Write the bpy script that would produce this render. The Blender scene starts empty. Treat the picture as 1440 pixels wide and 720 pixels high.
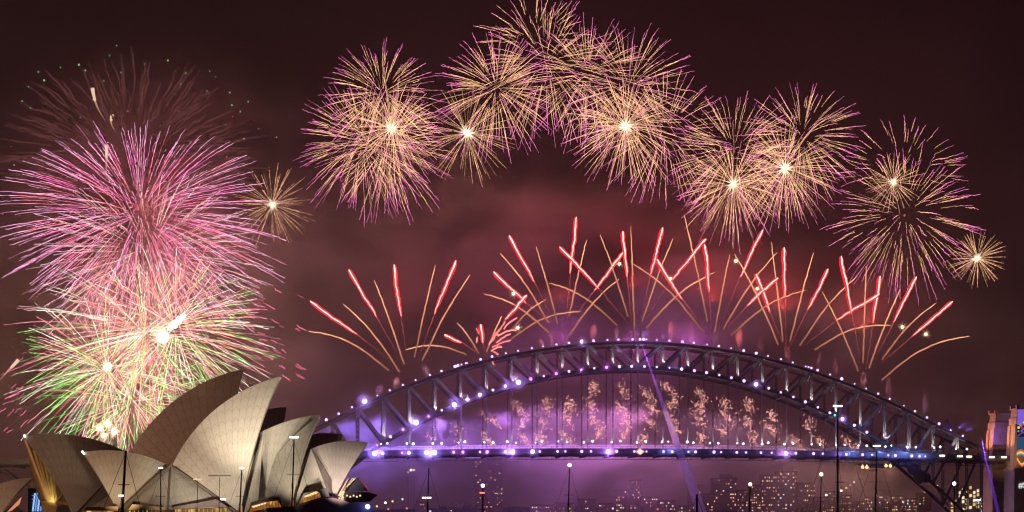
import bpy, math, random
import numpy as np
from mathutils import Vector

random.seed(7)
rng = np.random.default_rng(7)
S = bpy.context.scene
COL = S.collection
R = math.radians

# ------------------------------------------------------------------ camera
FPX, HOR, CAMZ = 2450.0, 735.0, 9.0            # focal length and horizon row of the 1440 px wide photograph
cd = bpy.data.cameras.new("camera")
cd.sensor_width = 36.0
cd.lens = 36.0 * FPX / 1440.0
cd.shift_y = (HOR - 360.0) / 1440.0
cd.clip_start, cd.clip_end = 0.5, 20000.0
cam = bpy.data.objects.new("camera", cd)
COL.objects.link(cam)
cam.location = (0, 0, CAMZ)
cam.rotation_euler = (R(90), 0, 0)
S.camera = cam

# ------------------------------------------------------------------ world: night sky
wd = bpy.data.worlds.new("World")
S.world = wd
wd.use_nodes = True
nt = wd.node_tree
nt.nodes.clear()
out = nt.nodes.new("ShaderNodeOutputWorld")
bg1 = nt.nodes.new("ShaderNodeBackground")
bg2 = nt.nodes.new("ShaderNodeBackground")
addn = nt.nodes.new("ShaderNodeAddShader")
sky = nt.nodes.new("ShaderNodeTexSky")
sky.sky_type = 'NISHITA'
sky.sun_disc = False
sky.sun_elevation = R(-8)
sky.sun_rotation = R(-70)
nt.links.new(sky.outputs[0], bg1.inputs[0])
bg1.inputs[1].default_value = 0.05
tc = nt.nodes.new("ShaderNodeTexCoord")
sep = nt.nodes.new("ShaderNodeSeparateXYZ")
nt.links.new(tc.outputs['Generated'], sep.inputs[0])
mr = nt.nodes.new("ShaderNodeMapRange")        # low cloud over a city: warm near the horizon, dark overhead
mr.inputs[1].default_value, mr.inputs[2].default_value = 0.0, 0.30
nt.links.new(sep.outputs[2], mr.inputs[0])
ramp = nt.nodes.new("ShaderNodeValToRGB")
e = ramp.color_ramp.elements
e[0].position, e[0].color = 0.0, (0.058, 0.022, 0.022, 1)
e[1].position, e[1].color = 1.0, (0.0050, 0.0016, 0.0022, 1)
m_ = e.new(0.5); m_.color = (0.021, 0.0068, 0.0080, 1)
nt.links.new(mr.outputs[0], ramp.inputs[0])
mp = nt.nodes.new("ShaderNodeMapping")
mp.inputs['Scale'].default_value = (5, 5, 9)
nt.links.new(tc.outputs['Generated'], mp.inputs[0])
nz = nt.nodes.new("ShaderNodeTexNoise")
nz.inputs['Scale'].default_value = 1.4
nz.inputs['Detail'].default_value = 6
nz.inputs['Roughness'].default_value = 0.55
nt.links.new(mp.outputs[0], nz.inputs['Vector'])
nr = nt.nodes.new("ShaderNodeMapRange")
nr.inputs[1].default_value, nr.inputs[2].default_value = 0.35, 0.7
nr.inputs[3].default_value, nr.inputs[4].default_value = 0.7, 1.45
nt.links.new(nz.outputs[0], nr.inputs[0])
mul = nt.nodes.new("ShaderNodeVectorMath"); mul.operation = 'SCALE'
nt.links.new(ramp.outputs[0], mul.inputs[0])
nt.links.new(nr.outputs[0], mul.inputs[3])
nt.links.new(mul.outputs[0], bg2.inputs[0])
bg2.inputs[1].default_value = 1.0
nt.links.new(bg1.outputs[0], addn.inputs[0])
nt.links.new(bg2.outputs[0], addn.inputs[1])
nt.links.new(addn.outputs[0], out.inputs[0])

# ------------------------------------------------------------------ exposure, sampling
S.view_settings.view_transform = 'Standard'
S.view_settings.look = 'None'
S.view_settings.exposure = 0.0
S.view_settings.gamma = 1.0
S.view_settings.use_curve_mapping = False
cy = S.cycles
cy.use_denoising = True
cy.filter_width = 1.25
cy.max_bounces = 4
cy.diffuse_bounces = 2
cy.glossy_bounces = 2
cy.volume_bounces = 0
cy.transparent_max_bounces = 16
cy.sample_clamp_indirect = 4.0

# ------------------------------------------------------------------ helpers
def W(px, py, Y):
    """the point that the photograph shows at (px, py) if it stands at distance Y"""
    return np.array([(px - 720.0) * Y / FPX, Y, CAMZ + (HOR - py) * Y / FPX])

def tag(o, label=None, cat=None, group=None, kind=None):
    if label: o['label'] = label
    if cat: o['category'] = cat
    if group: o['group'] = group
    if kind: o['kind'] = kind
    return o

def empty(name, loc=(0, 0, 0), rz=0.0):
    o = bpy.data.objects.new(name, None)
    o.location = tuple(loc)
    o.rotation_euler = (0, 0, rz)
    o.empty_display_size = 1.0
    COL.objects.link(o)
    return o

def put(name, me, parent=None, loc=(0, 0, 0)):
    o = bpy.data.objects.new(name, me)
    COL.objects.link(o)
    if parent is not None:
        o.parent = parent
    o.location = tuple(loc)
    return o

class MB:
    """collects boxes, beams, tubes and sheets; build() links them as ONE mesh object"""
    def __init__(self):
        self.v, self.f, self.mi, self.c, self.uv, self.n = [], [], [], [], [], 0
        self.m = 0
    def add(self, verts, faces, col=None, uv=None):
        verts = np.asarray(verts, float).reshape(-1, 3)
        self.v.append(verts)
        self.f.extend([tuple(i + self.n for i in f) for f in faces])
        self.mi.extend([self.m] * len(faces))
        if col is not None:
            col = np.asarray(col, float)
            self.c.append(np.broadcast_to(col, (len(verts), 3)) if col.ndim == 1 else col)
        else:
            self.c.append(np.zeros((len(verts), 3)))
        self.uv.append(np.zeros((len(verts), 2)) if uv is None else np.asarray(uv, float))
        self.n += len(verts)
    def hexa(self, b, t):
        """b, t: four corners each"""
        self.add(list(b) + list(t), [(3, 2, 1, 0), (4, 5, 6, 7), (0, 1, 5, 4), (1, 2, 6, 5), (2, 3, 7, 6), (3, 0, 4, 7)])
    def box(self, c, s, rz=0.0):
        cx, cy_, cz = c
        ca, sa = math.cos(rz), math.sin(rz)
        q = [(-.5, -.5), (.5, -.5), (.5, .5), (-.5, .5)]
        r = [(cx + (x * s[0]) * ca - (y * s[1]) * sa, cy_ + (x * s[0]) * sa + (y * s[1]) * ca) for x, y in q]
        self.hexa([(x, y, cz - s[2] / 2) for x, y in r], [(x, y, cz + s[2] / 2) for x, y in r])
    def beam(self, a, b, w, h=None):
        a, b = np.asarray(a, float), np.asarray(b, float)
        h = h or w
        d = b - a
        L = np.linalg.norm(d)
        if L < 1e-6: return
        d /= L
        up = np.array([0, 0, 1.0]) if abs(d[2]) < 0.95 else np.array([0, 1.0, 0])
        x = np.cross(d, up); x /= np.linalg.norm(x)
        y = np.cross(x, d)
        q = [(-.5, -.5), (.5, -.5), (.5, .5), (-.5, .5)]
        self.hexa([a + x * w * i + y * h * j for i, j in q], [b + x * w * i + y * h * j for i, j in q])
    def tube(self, pts, rad, sides=6, col=None, cap=True):
        pts = np.asarray(pts, float)
        n = len(pts)
        rad = np.broadcast_to(np.asarray(rad, float), (n,))
        tan = np.gradient(pts, axis=0)
        tan /= np.maximum(np.linalg.norm(tan, axis=1)[:, None], 1e-9)
        up = np.array([0, 0, 1.0]) if abs(tan[:, 2]).mean() < 0.9 else np.array([0, 1.0, 0])
        x = np.cross(tan, up); x /= np.maximum(np.linalg.norm(x, axis=1)[:, None], 1e-9)
        y = np.cross(x, tan)
        a = np.arange(sides) * 2 * math.pi / sides
        vs = pts[:, None, :] + rad[:, None, None] * (np.cos(a)[None, :, None] * x[:, None, :] + np.sin(a)[None, :, None] * y[:, None, :])
        fs = []
        for i in range(n - 1):
            for k in range(sides):
                k2 = (k + 1) % sides
                fs.append((i * sides + k, i * sides + k2, (i + 1) * sides + k2, (i + 1) * sides + k))
        if cap and sides > 2:
            fs.append(tuple(range(sides - 1, -1, -1)))
            fs.append(tuple((n - 1) * sides + k for k in range(sides)))
        c = None
        if col is not None:
            col = np.asarray(col, float)
            c = col if col.ndim == 1 else np.repeat(col, sides, axis=0)
        self.add(vs.reshape(-1, 3), fs, c)
    def ball(self, c, r, seg=8, rings=6, col=None, sq=(1, 1, 1)):
        c = np.asarray(c, float)
        vs, fs = [c + np.array([0, 0, r * sq[2]])], []
        for i in range(1, rings):
            t = math.pi * i / rings
            for k in range(seg):
                p = 2 * math.pi * k / seg
                vs.append(c + r * np.array([math.sin(t) * math.cos(p) * sq[0], math.sin(t) * math.sin(p) * sq[1], math.cos(t) * sq[2]]))
        vs.append(c - np.array([0, 0, r * sq[2]]))
        for k in range(seg):
            fs.append((0, 1 + k, 1 + (k + 1) % seg))
            for i in range(rings - 2):
                a = 1 + i * seg
                fs.append((a + k, a + seg + k, a + seg + (k + 1) % seg, a + (k + 1) % seg))
            a = 1 + (rings - 2) * seg
            fs.append((a + k, len(vs) - 1, a + (k + 1) % seg))
        self.add(vs, fs, col)
    def mesh(self, name, mats, smooth=False, color=False, uv=False):
        me = bpy.data.meshes.new(name)
        V = np.concatenate(self.v)
        me.from_pydata(V.tolist(), [], self.f)
        for m in (mats if isinstance(mats, (list, tuple)) else [mats]):
            me.materials.append(m)
        if len(set(self.mi)) > 1:
            me.polygons.foreach_set('material_index', self.mi)
        if smooth:
            me.polygons.foreach_set('use_smooth', [True] * len(me.polygons))
        if color:
            at = me.color_attributes.new('col', 'FLOAT_COLOR', 'POINT')
            C = np.ones((len(V), 4)); C[:, :3] = np.concatenate(self.c)
            at.data.foreach_set('color', C.ravel())
        if uv:
            at = me.attributes.new('ruv', 'FLOAT2', 'POINT')
            at.data.foreach_set('vector', np.concatenate(self.uv).ravel())
        me.update()
        return me
    def build(self, name, mats, parent=None, loc=(0, 0, 0), **k):
        off = np.asarray(loc, float)
        if parent is not None and k.pop('world', True):
            pl = np.array(parent.location); up_ = parent.parent
            while up_ is not None: pl = pl + np.array(up_.location); up_ = up_.parent
            self.v = [v - pl for v in self.v]
        elif parent is None:
            k.pop('world', None)
            self.v = [v - off for v in self.v]
            return put(name, self.mesh(name, mats, **k), None, loc)
        return put(name, self.mesh(name, mats, **k), parent)

def pmat(name, col, rough=0.7, metal=0.0, var=0.15, scale=0.3, spec=0.5, bump=0.0):
    m = bpy.data.materials.new(name)
    m.use_nodes = True
    t = m.node_tree
    b = t.nodes['Principled BSDF']
    b.inputs['Roughness'].default_value = rough
    b.inputs['Metallic'].default_value = metal
    b.inputs['Specular IOR Level'].default_value = spec
    c = t.nodes.new('ShaderNodeTexCoord')
    n = t.nodes.new('ShaderNodeTexNoise')
    n.inputs['Scale'].default_value = scale
    n.inputs['Detail'].default_value = 5
    t.links.new(c.outputs['Object'], n.inputs['Vector'])
    r = t.nodes.new('ShaderNodeValToRGB')
    r.color_ramp.elements[0].position, r.color_ramp.elements[1].position = 0.3, 0.7
    r.color_ramp.elements[0].color = tuple(x * (1 - var) for x in col) + (1,)
    r.color_ramp.elements[1].color = tuple(min(1, x * (1 + var)) for x in col) + (1,)
    t.links.new(n.outputs[0], r.inputs[0])
    t.links.new(r.outputs[0], b.inputs['Base Color'])
    if bump:
        bp = t.nodes.new('ShaderNodeBump')
        bp.inputs['Strength'].default_value = bump
        t.links.new(n.outputs[0], bp.inputs['Height'])
        t.links.new(bp.outputs[0], b.inputs['Normal'])
    return m

def emat(name, col, strength, sample=False):
    m = bpy.data.materials.new(name)
    m.use_nodes = True
    t = m.node_tree
    t.nodes.clear()
    o = t.nodes.new('ShaderNodeOutputMaterial')
    em = t.nodes.new('ShaderNodeEmission')
    em.inputs[0].default_value = (*col, 1)
    em.inputs[1].default_value = strength
    t.links.new(em.outputs[0], o.inputs[0])
    m.cycles.emission_sampling = 'AUTO' if sample else 'NONE'
    return m

def light(kind, loc, col, power, parent=None, aim=None, radius=0.5, angle=None, blend=0.5, name='lamp'):
    l = bpy.data.lights.new(name, kind)
    l.color = col
    l.energy = power
    l.shadow_soft_size = radius
    if kind == 'SPOT':
        l.spot_size = angle
        l.spot_blend = blend
    o = bpy.data.objects.new(name, l)
    COL.objects.link(o)
    o.location = tuple(loc)
    if aim is not None:
        d = Vector(tuple(aim)) - Vector(tuple(loc))
        o.rotation_euler = d.to_track_quat('-Z', 'Y').to_euler()
    return o

ORD = ("first second third fourth fifth sixth seventh eighth ninth tenth eleventh twelfth thirteenth fourteenth fifteenth sixteenth "
       "seventeenth eighteenth nineteenth twentieth twenty-first twenty-second twenty-third twenty-fourth twenty-fifth twenty-sixth "
       "twenty-seventh twenty-eighth twenty-ninth thirtieth thirty-first thirty-second thirty-third thirty-fourth thirty-fifth "
       "thirty-sixth thirty-seventh thirty-eighth thirty-ninth fortieth").split()

# ------------------------------------------------------------------ materials
M = {}
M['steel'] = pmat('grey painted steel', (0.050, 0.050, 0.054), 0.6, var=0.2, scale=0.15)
M['steel_lit'] = pmat('grey painted steel in lit tone', (0.12, 0.115, 0.11), 0.6, var=0.2, scale=0.2)  # lit copy of the steel, near truss brightness put into the colour
M['asphalt'] = pmat('bridge road', (0.05, 0.05, 0.05), 0.9)
M['granite'] = pmat('granite', (0.36, 0.31, 0.26), 0.85, var=0.25, scale=0.12, bump=0.2)
M['granite_shade'] = pmat('granite in niche shade', (0.20, 0.17, 0.14), 0.9, var=0.25, scale=0.12)  # darker copy of the granite, recess shade put into the colour
M['podium'] = pmat('pink granite cladding', (0.20, 0.15, 0.14), 0.8, var=0.2, scale=0.25)
M['bronze'] = pmat('bronze mullion', (0.30, 0.22, 0.10), 0.45, metal=0.3, var=0.25, scale=0.4)
M['dark'] = pmat('dark metal', (0.03, 0.03, 0.032), 0.5)
M['hull'] = pmat('white hull', (0.6, 0.6, 0.6), 0.35)
M['mast'] = pmat('dark mast alloy', (0.05, 0.052, 0.055), 0.5, var=0.25, scale=1.5)
M['mast_grey'] = pmat('grey mast alloy', (0.30, 0.29, 0.29), 0.5, var=0.3, scale=1.5)
M['glassdark'] = pmat('dark foyer glass', (0.03, 0.03, 0.045), 0.15, var=0.3, scale=0.2)
M['land'] = pmat('dark hillside ground', (0.05, 0.045, 0.035), 0.95, var=0.4, scale=0.02)
M['bark'] = pmat('bark', (0.08, 0.06, 0.04), 0.9)
M['leaf'] = pmat('leaves', (0.05, 0.07, 0.025), 0.8, var=0.5, scale=0.4)
M['housing'] = M['dark']
M['conc'] = pmat('concrete tower', (0.22, 0.19, 0.18), 0.85, var=0.2, scale=0.06)
M['conc2'] = pmat('brick block', (0.20, 0.13, 0.10), 0.85, var=0.2, scale=0.06)
M['lav'] = emat('violet lamp glass', (0.62, 0.40, 1.0), 3.0)
M['lav2'] = emat('strong white violet lamp glass', (0.72, 0.62, 1.0), 6.0)
M['magenta'] = emat('magenta lamp glass', (0.85, 0.28, 1.0), 2.6)
M['blue'] = emat('blue lamp glass', (0.15, 0.22, 1.0), 9.0)
M['warmlamp'] = emat('warm lamp glass', (1.0, 0.78, 0.5), 6.0)
M['whitelamp'] = emat('white lamp glass', (0.85, 0.97, 1.0), 9.0)
M['greenlamp'] = emat('green lamp glass', (0.1, 1.0, 0.55), 2.0)
M['orange'] = emat('sodium lamp glass', (1.0, 0.45, 0.14), 5.0)
M['redlamp'] = emat('red lamp glass', (1.0, 0.12, 0.06), 3.5)
M['win_warm'] = emat('warm window', (1.0, 0.58, 0.26), 0.95)
M['win_yellow'] = emat('yellow window', (1.0, 0.74, 0.34), 1.15)
M['win_white'] = emat('white window', (0.9, 0.95, 1.0), 1.0)
M['win_orange'] = emat('orange window', (1.0, 0.40, 0.2), 0.7)
M['win_dim'] = emat('dim window', (0.9, 0.45, 0.38), 0.30)
def foyer(name, c0, c1, strength, sx=.5):
    m = emat(name, c1, strength); t = m.node_tree
    em = [n for n in t.nodes if n.type == 'EMISSION'][0]
    c = t.nodes.new('ShaderNodeTexCoord'); v = t.nodes.new('ShaderNodeTexVoronoi'); v.inputs['Scale'].default_value = sx; v.feature = 'F1'
    t.links.new(c.outputs['Object'], v.inputs['Vector'])
    n = t.nodes.new('ShaderNodeTexNoise'); n.inputs['Scale'].default_value = sx * .8; n.inputs['Detail'].default_value = 5
    t.links.new(c.outputs['Object'], n.inputs['Vector'])
    a = t.nodes.new('ShaderNodeMath'); a.operation = 'ADD'
    t.links.new(v.outputs['Distance'], a.inputs[0]); t.links.new(n.outputs[0], a.inputs[1])
    r = t.nodes.new('ShaderNodeValToRGB'); r.color_ramp.elements[0].position, r.color_ramp.elements[1].position = .55, 1.15
    r.color_ramp.elements[0].color = (*c1, 1); r.color_ramp.elements[1].color = (*c0, 1)
    t.links.new(a.outputs[0], r.inputs[0]); t.links.new(r.outputs[0], em.inputs[0])
    return m
M['foyer'] = foyer('lit foyer', (.28, .09, .012), (1.0, .52, .12), 1.0)
M['foyer_low'] = foyer('lit lower foyer', (.14, .06, .012), (1.0, .62, .16), 1.7, .35)
M['cream_glow'] = emat('lit cream wall', (1.0, 0.84, 0.52), 1.2)

# sparks: the colour of each spark is the thing's own
sp = bpy.data.materials.new('burning spark')
sp.use_nodes = True
t_ = sp.node_tree; t_.nodes.clear()
o_ = t_.nodes.new('ShaderNodeOutputMaterial'); em_ = t_.nodes.new('ShaderNodeEmission'); at_ = t_.nodes.new('ShaderNodeAttribute')
at_.attribute_name = 'col'
t_.links.new(at_.outputs['Color'], em_.inputs[0]); em_.inputs[1].default_value = 1.0
t_.links.new(em_.outputs[0], o_.inputs[0])
sp.cycles.emission_sampling = 'NONE'
M['spark'] = sp

def tile_mat():
    m = bpy.data.materials.new('cream glazed tile lids')
    m.use_nodes = True
    t = m.node_tree
    b = t.nodes['Principled BSDF']
    b.inputs['Roughness'].default_value = 0.42
    at = t.nodes.new('ShaderNodeAttribute'); at.attribute_name = 'ruv'
    s = t.nodes.new('ShaderNodeSeparateXYZ'); t.links.new(at.outputs['Vector'], s.inputs[0])
    def math_(op, a, b_=None):
        n = t.nodes.new('ShaderNodeMath'); n.operation = op
        for i, x in enumerate((a, b_)):
            if x is None: continue
            if isinstance(x, (int, float)): n.inputs[i].default_value = x
            else: t.links.new(x, n.inputs[i])
        return n.outputs[0]
    fu = math_('FRACT', s.outputs[0])
    cu = math_('ABSOLUTE', math_('SUBTRACT', fu, 0.5))
    line_u = math_('GREATER_THAN', cu, 0.46)
    fv = math_('FRACT', math_('ADD', s.outputs[1], math_('MULTIPLY', cu, 0.9)))
    cv = math_('ABSOLUTE', math_('SUBTRACT', fv, 0.5))
    line_v = math_('GREATER_THAN', cv, 0.465)
    ln = math_('MAXIMUM', line_u, line_v)
    c = t.nodes.new('ShaderNodeTexCoord')
    n = t.nodes.new('ShaderNodeTexNoise'); n.inputs['Scale'].default_value = 0.22; n.inputs['Detail'].default_value = 6
    t.links.new(c.outputs['Object'], n.inputs['Vector'])
    wn = t.nodes.new('ShaderNodeTexWhiteNoise'); wn.noise_dimensions = '2D'
    fl = t.nodes.new('ShaderNodeVectorMath'); fl.operation = 'FLOOR'
    t.links.new(at.outputs['Vector'], fl.inputs[0]); t.links.new(fl.outputs[0], wn.inputs['Vector'])
    r = t.nodes.new('ShaderNodeValToRGB')
    r.color_ramp.elements[0].color = (0.55, 0.50, 0.42, 1); r.color_ramp.elements[1].color = (0.68, 0.63, 0.54, 1)
    mixf = math_('ADD', math_('MULTIPLY', n.outputs[0], 0.7), math_('MULTIPLY', wn.outputs['Value'], 0.3))
    t.links.new(mixf, r.inputs[0])
    mx = t.nodes.new('ShaderNodeMix'); mx.data_type = 'RGBA'
    t.links.new(math_('MULTIPLY', ln, 0.40), mx.inputs['Factor'])
    t.links.new(r.outputs[0], mx.inputs['A'])
    mx.inputs['B'].default_value = (0.16, 0.13, 0.10, 1)
    t.links.new(mx.outputs['Result'], b.inputs['Base Color'])
    return m
M['tile'] = tile_mat()

# ------------------------------------------------------------------ water, land
def sheet(name, pts, mat):
    b = MB(); b.add(pts, [tuple(range(len(pts)))])
    return tag(b.build(name, mat), kind='structure')

wm = pmat('harbour water', (0.012, 0.014, 0.02), 0.12, var=0.3, scale=0.02)
_t = wm.node_tree
_w = _t.nodes.new('ShaderNodeTexNoise'); _w.inputs['Scale'].default_value = 0.35; _w.inputs['Detail'].default_value = 4
_c = _t.nodes.new('ShaderNodeTexCoord'); _t.links.new(_c.outputs['Object'], _w.inputs['Vector'])
_b = _t.nodes.new('ShaderNodeBump'); _b.inputs['Strength'].default_value = 0.35; _b.inputs['Distance'].default_value = 0.6
_t.links.new(_w.outputs[0], _b.inputs['Height']); _t.links.new(_b.outputs[0], _t.nodes['Principled BSDF'].inputs['Normal'])
sheet('water', [(-3400, -300, 0), (3400, -300, 0), (3400, 4600, 0), (-3400, 4600, 0)], wm)

def land():
    b = MB()
    nx, ny = 60, 24
    vs, uvs, fs = [], [], []
    for j in range(ny + 1):
        for i in range(nx + 1):
            x = -3000 + 6000 * i / nx
            d = j / ny
            y = 1490 + 2600 * d ** 1.4 + 60 * math.sin(x * 0.006) + 30 * math.sin(x * 0.017 + 1)
            z = -1.5 if j == 0 else 3 + 38 * (1 - math.exp(-3.0 * d)) * (0.7 + 0.3 * math.sin(x * 0.004 + 2 * d)) + random.uniform(-1, 1)
            vs.append((x, y, z))
    for j in range(ny):
        for i in range(nx):
            a = j * (nx + 1) + i
            fs.append((a, a + 1, a + nx + 2, a + nx + 1))
    b.add(vs, fs)
    return tag(b.build('hill', M['land'], smooth=True), kind='structure')
land()

# ------------------------------------------------------------------ the bridge
SN = 0.102; CS = math.sqrt(1 - SN * SN)
BXC, BYC = (897 - 720) * 1237 / FPX, 1237.0
def B(s, t, z):
    return np.array([BXC + s * CS - t * SN, BYC + s * SN + t * CS, z])
def Ybr(px, t=0.0):
    """distance of the bridge line (offset t) that the photograph shows at column px"""
    k = (px - 720.0) / FPX
    s = (k * (BYC + t * CS) - BXC + t * SN) / (CS - k * SN)
    return BYC + s * SN + t * CS, s
def Ut(n): return 136.6 - 0.392 * n * n + (0.25 * max(0, abs(n) - 11.5) ** 2 * 2)
def Lt(n): return 119.0 - 0.535 * n * n - 2.4 * max(0, abs(n) - 10)
def Dk(s):
    n = abs(s) / 18.0
    return 61.0 - 0.020 * min(n, 14) ** 2 - (max(0, n - 14) * 0.5 if s < 0 else 0)

bridge = tag(empty('arch_bridge', B(0, 15, 0)), 'long grey steel arch bridge strung with violet lamps over the harbour', 'bridge')
PN = 18.0
NR = range(-14, 15)
def chord(name, fz, t, w, h, label=None):
    b = MB()
    for n in range(-14, 14):
        p, q = B(n * PN, t, fz(n)), B((n + 1) * PN, t, fz(n + 1))
        z = np.array([0, 0, h / 2 - 0.18])
        b.beam(p + z, q + z, w, 0.36)
        b.beam(p - z, q - z, w, 0.36)
        b.beam(p, q, w * 0.55, h - 0.5)
        for k in range(6):                       # stiffener plates
            r = p + (q - p) * (k + 0.5) / 6
            b.beam(r - z, r + z, w * 0.9, 0.2)
    b.build(name, M['steel'], bridge)
for t in (0, 30):
    chord('upper_chord', Ut, t, 1.4, 2.0)
    chord('lower_chord', Lt, t, 1.5, 2.5)

def post_mb(a, b_, w=1.25, leg=0.36, rungs=None):
    m = MB()
    a, b_ = np.asarray(a), np.asarray(b_)
    L = np.linalg.norm(b_ - a)
    d = (b_ - a) / L
    ax = np.array([CS, SN, 0]); ax = ax - d * ax.dot(d); ax /= np.linalg.norm(ax)
    ay = np.cross(d, ax)
    for i in (-1, 1):
        m.beam(a + ax * i * w / 2, b_ + ax * i * w / 2, leg, 1.0)
    k = rungs or max(3, int(L / 1.8))
    for j in range(k):
        s = -1 if j % 2 else 1
        m.beam(a + d * L * j / k + ax * s * w / 2, a + d * L * (j + 1) / k - ax * s * w / 2, 0.18, 0.75)
    return m
for t in (0, 30):
    for n in NR:
        lo, hi = B(n * PN, t, Lt(n)), B(n * PN, t, Ut(n))
        post_mb(lo, hi, 1.3 if abs(n) < 10 else 1.7, 0.4 if abs(n) < 10 else 0.55).build('vertical_post', M['steel_lit'] if t == 0 else M['steel'], bridge)
    for n in range(-14, 15):
        if n == 0: continue
        post_mb(B(n * PN, t, Ut(n)), B((n - (1 if n > 0 else -1)) * PN, t, Lt(n - (1 if n > 0 else -1))), 0.9, 0.34).build('diagonal', M['steel_lit'] if t == 0 else M['steel'], bridge)
    for n in range(-9, 10):
        m = MB()
        a, b_ = B(n * PN, t, Lt(n)), B(n * PN, t, Dk(n * PN))
        for i in (-1, 1):
            o = np.array([CS, SN, 0]) * 0.28 * i
            m.beam(a + o, b_ + o, 0.26, 0.6)
        k = int((a[2] - b_[2]) / 9)
        for j in range(1, k + 1):
            m.box(b_ + (a - b_) * j / (k + 1), (1.1, 0.9, 0.5))
        m.build('hanger', M['steel_lit'] if t == 0 else M['steel'], bridge)
for nm, fz, dz in (('top_lateral', Ut, 0.4), ('bottom_lateral', Lt, -0.4)):
    for n in range(-14, 14):
        if nm == 'bottom_lateral' and abs(fz(n) - 58) < 9: continue
        m = MB()
        m.beam(B(n * PN, 0.9, fz(n) + dz), B(n * PN, 29.1, fz(n) + dz), 0.7, 0.8)
        m.beam(B(n * PN + .8, 0.9, fz(n) + dz), B((n + 1) * PN - .8, 15, fz(n + 1) + dz), 0.5, 0.5)
        m.beam(B(n * PN + .8, 29.1, fz(n) + dz), B((n + 1) * PN - .8, 15, fz(n + 1) + dz), 0.5, 0.5)
        m.build(nm, M['steel'], bridge)
for n in range(-13, 14):                          # sway frames between the trusses
    m = MB()
    h = Ut(n) - Lt(n)
    m.beam(B(n * PN, 1, Ut(n) - 0.9), B(n * PN, 15, Ut(n) - min(h * 0.5, 9)), 0.4, 0.4)
    m.beam(B(n * PN, 29, Ut(n) - 0.9), B(n * PN, 15, Ut(n) - min(h * 0.5, 9)), 0.4, 0.4)
    m.build('sway_brace', M['steel'], bridge)

DS = [x * 9.0 for x in range(-62, 50)]
def strip(name, t0, t1, z0, z1, mat, parent=bridge, seq=DS):
    b = MB()
    vs, fs = [], []
    for s in seq:
        for t, z in ((t0, z0), (t1, z0), (t1, z1), (t0, z1)):
            vs.append(B(s, t, Dk(s) + z))
    for i in range(len(seq) - 1):
        for k in range(4):
            fs.append((i * 4 + k, i * 4 + (k + 1) % 4, i * 4 + 4 + (k + 1) % 4, i * 4 + 4 + k))
    fs.append((0, 1, 2, 3)); n = (len(seq) - 1) * 4; fs.append((n + 3, n + 2, n + 1, n))
    b.add(vs, fs)
    return b.build(name, mat, parent)
strip('roadway', -9.0, 39.0, -1.2, -0.2, M['asphalt'])
strip('edge_girder', -9.6, -9.05, -3.8, 0.3, M['steel'])
strip('edge_girder', 39.05, 39.6, -3.8, 0.3, M['steel'])
strip('railing', -9.45, -9.3, 1.75, 1.95, M['steel'])
strip('footway_edge', -9.9, -9.65, -3.4, -3.0, M['steel'])
strip('maintenance_walkway', -9.9, -7.5, -7.6, -7.3, M['steel'])
m = MB()
for s in [x * 4.5 for x in range(-124, 98)]:
    m.beam(B(s, -9.37, Dk(s) + 0.3), B(s, -9.37, Dk(s) + 1.75), 0.16)
    m.beam(B(s, -9.55, Dk(s) - 3.8), B(s, -9.55, Dk(s) - 7.3), 0.22)
    m.beam(B(s, -9.55, Dk(s) - 7.3), B(s + 4.5, -9.55, Dk(s + 4.5) - 3.8), 0.16)
m.build('lattice_girder', M['steel'], bridge)
for s in [x * 18.0 for x in range(-31, 25)]:      # cross girders under the road
    m = MB()
    m.beam(B(s, -8.9, Dk(s) - 3.2), B(s, 38.9, Dk(s) - 3.2), 0.8, 3.8)
    m.build('cross_girder', M['steel'], bridge)
# approach span struts towards the south end, beyond the opera house
for s in (-520, -470, -420, -370, -320):
    m = MB()
    for t in (0, 30):
        m.beam(B(s, t, 0), B(s, t, Dk(s) - 5), 2.4, 2.4)
        m.beam(B(s, t, Dk(s) - 24), B(s + 24, t, Dk(s) - 6), 1.2)
        m.beam(B(s, t, Dk(s) - 24), B(s - 24, t, Dk(s) - 6), 1.2)
    m.build('approach_pier', M['steel'], bridge)
# end frames at the bearings
for n in (14,):
    m = MB()
    for t in (0, 30):
        m.beam(B(n * PN, t, 6), B(n * PN, t, Lt(n)), 3.2, 3.2)
        m.beam(B(n * PN + 6, t, 4), B(n * PN - 2, t, Lt(n) + 3), 3.0, 3.0)
    m.build('bearing', M['steel'], bridge)
# wrapped repair scaffold round the lower chord
m = MB()
for i, n in enumerate(np.linspace(10.2, 11.7, 7)):
    m.ball(B(n * PN, 0, Lt(n) - 1.5 + 1.5 * math.sin(i * 2.3)), 4.3 + 0.7 * math.sin(i * 1.7), 14, 10, sq=(1, .7, 1))
m.build('scaffold_wrap', pmat('dark canvas', (0.07, 0.065, 0.065), 0.95, var=0.3, scale=0.2, bump=0.4), bridge, smooth=True)
m = MB()
s0 = Ybr(1205)[1]; s1 = Ybr(1262)[1]
pts = [(s0, 0), (s0 + 8, -2.2), (s1 - 8, -2.6), (s1, 0)]
vs = []
for t in (-9, 4):
    for s, z in pts: vs.append(B(s, t, Dk(s) - 8.0 + z))
m.add(vs, [(0, 1, 2, 3), (7, 6, 5, 4), (0, 4, 5, 1), (1, 5, 6, 2), (2, 6, 7, 3), (3, 7, 4, 0)])
m.build('inspection_gantry', M['steel'], bridge)
for px in (1213, 1219, 1246, 1252):
    Y, s = Ybr(px, -9.4)
    m = MB(); m.ball(B(s, -9.6, Dk(s) - 10.4 - (0.3 if px < 1230 else -1)), 1.0); m.box(B(s, -9.2, Dk(s) - 9.4 + (0 if px < 1230 else 1)), (.5, .5, .8))
    m.build('gantry_lamp', M['orange'], bridge)
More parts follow.
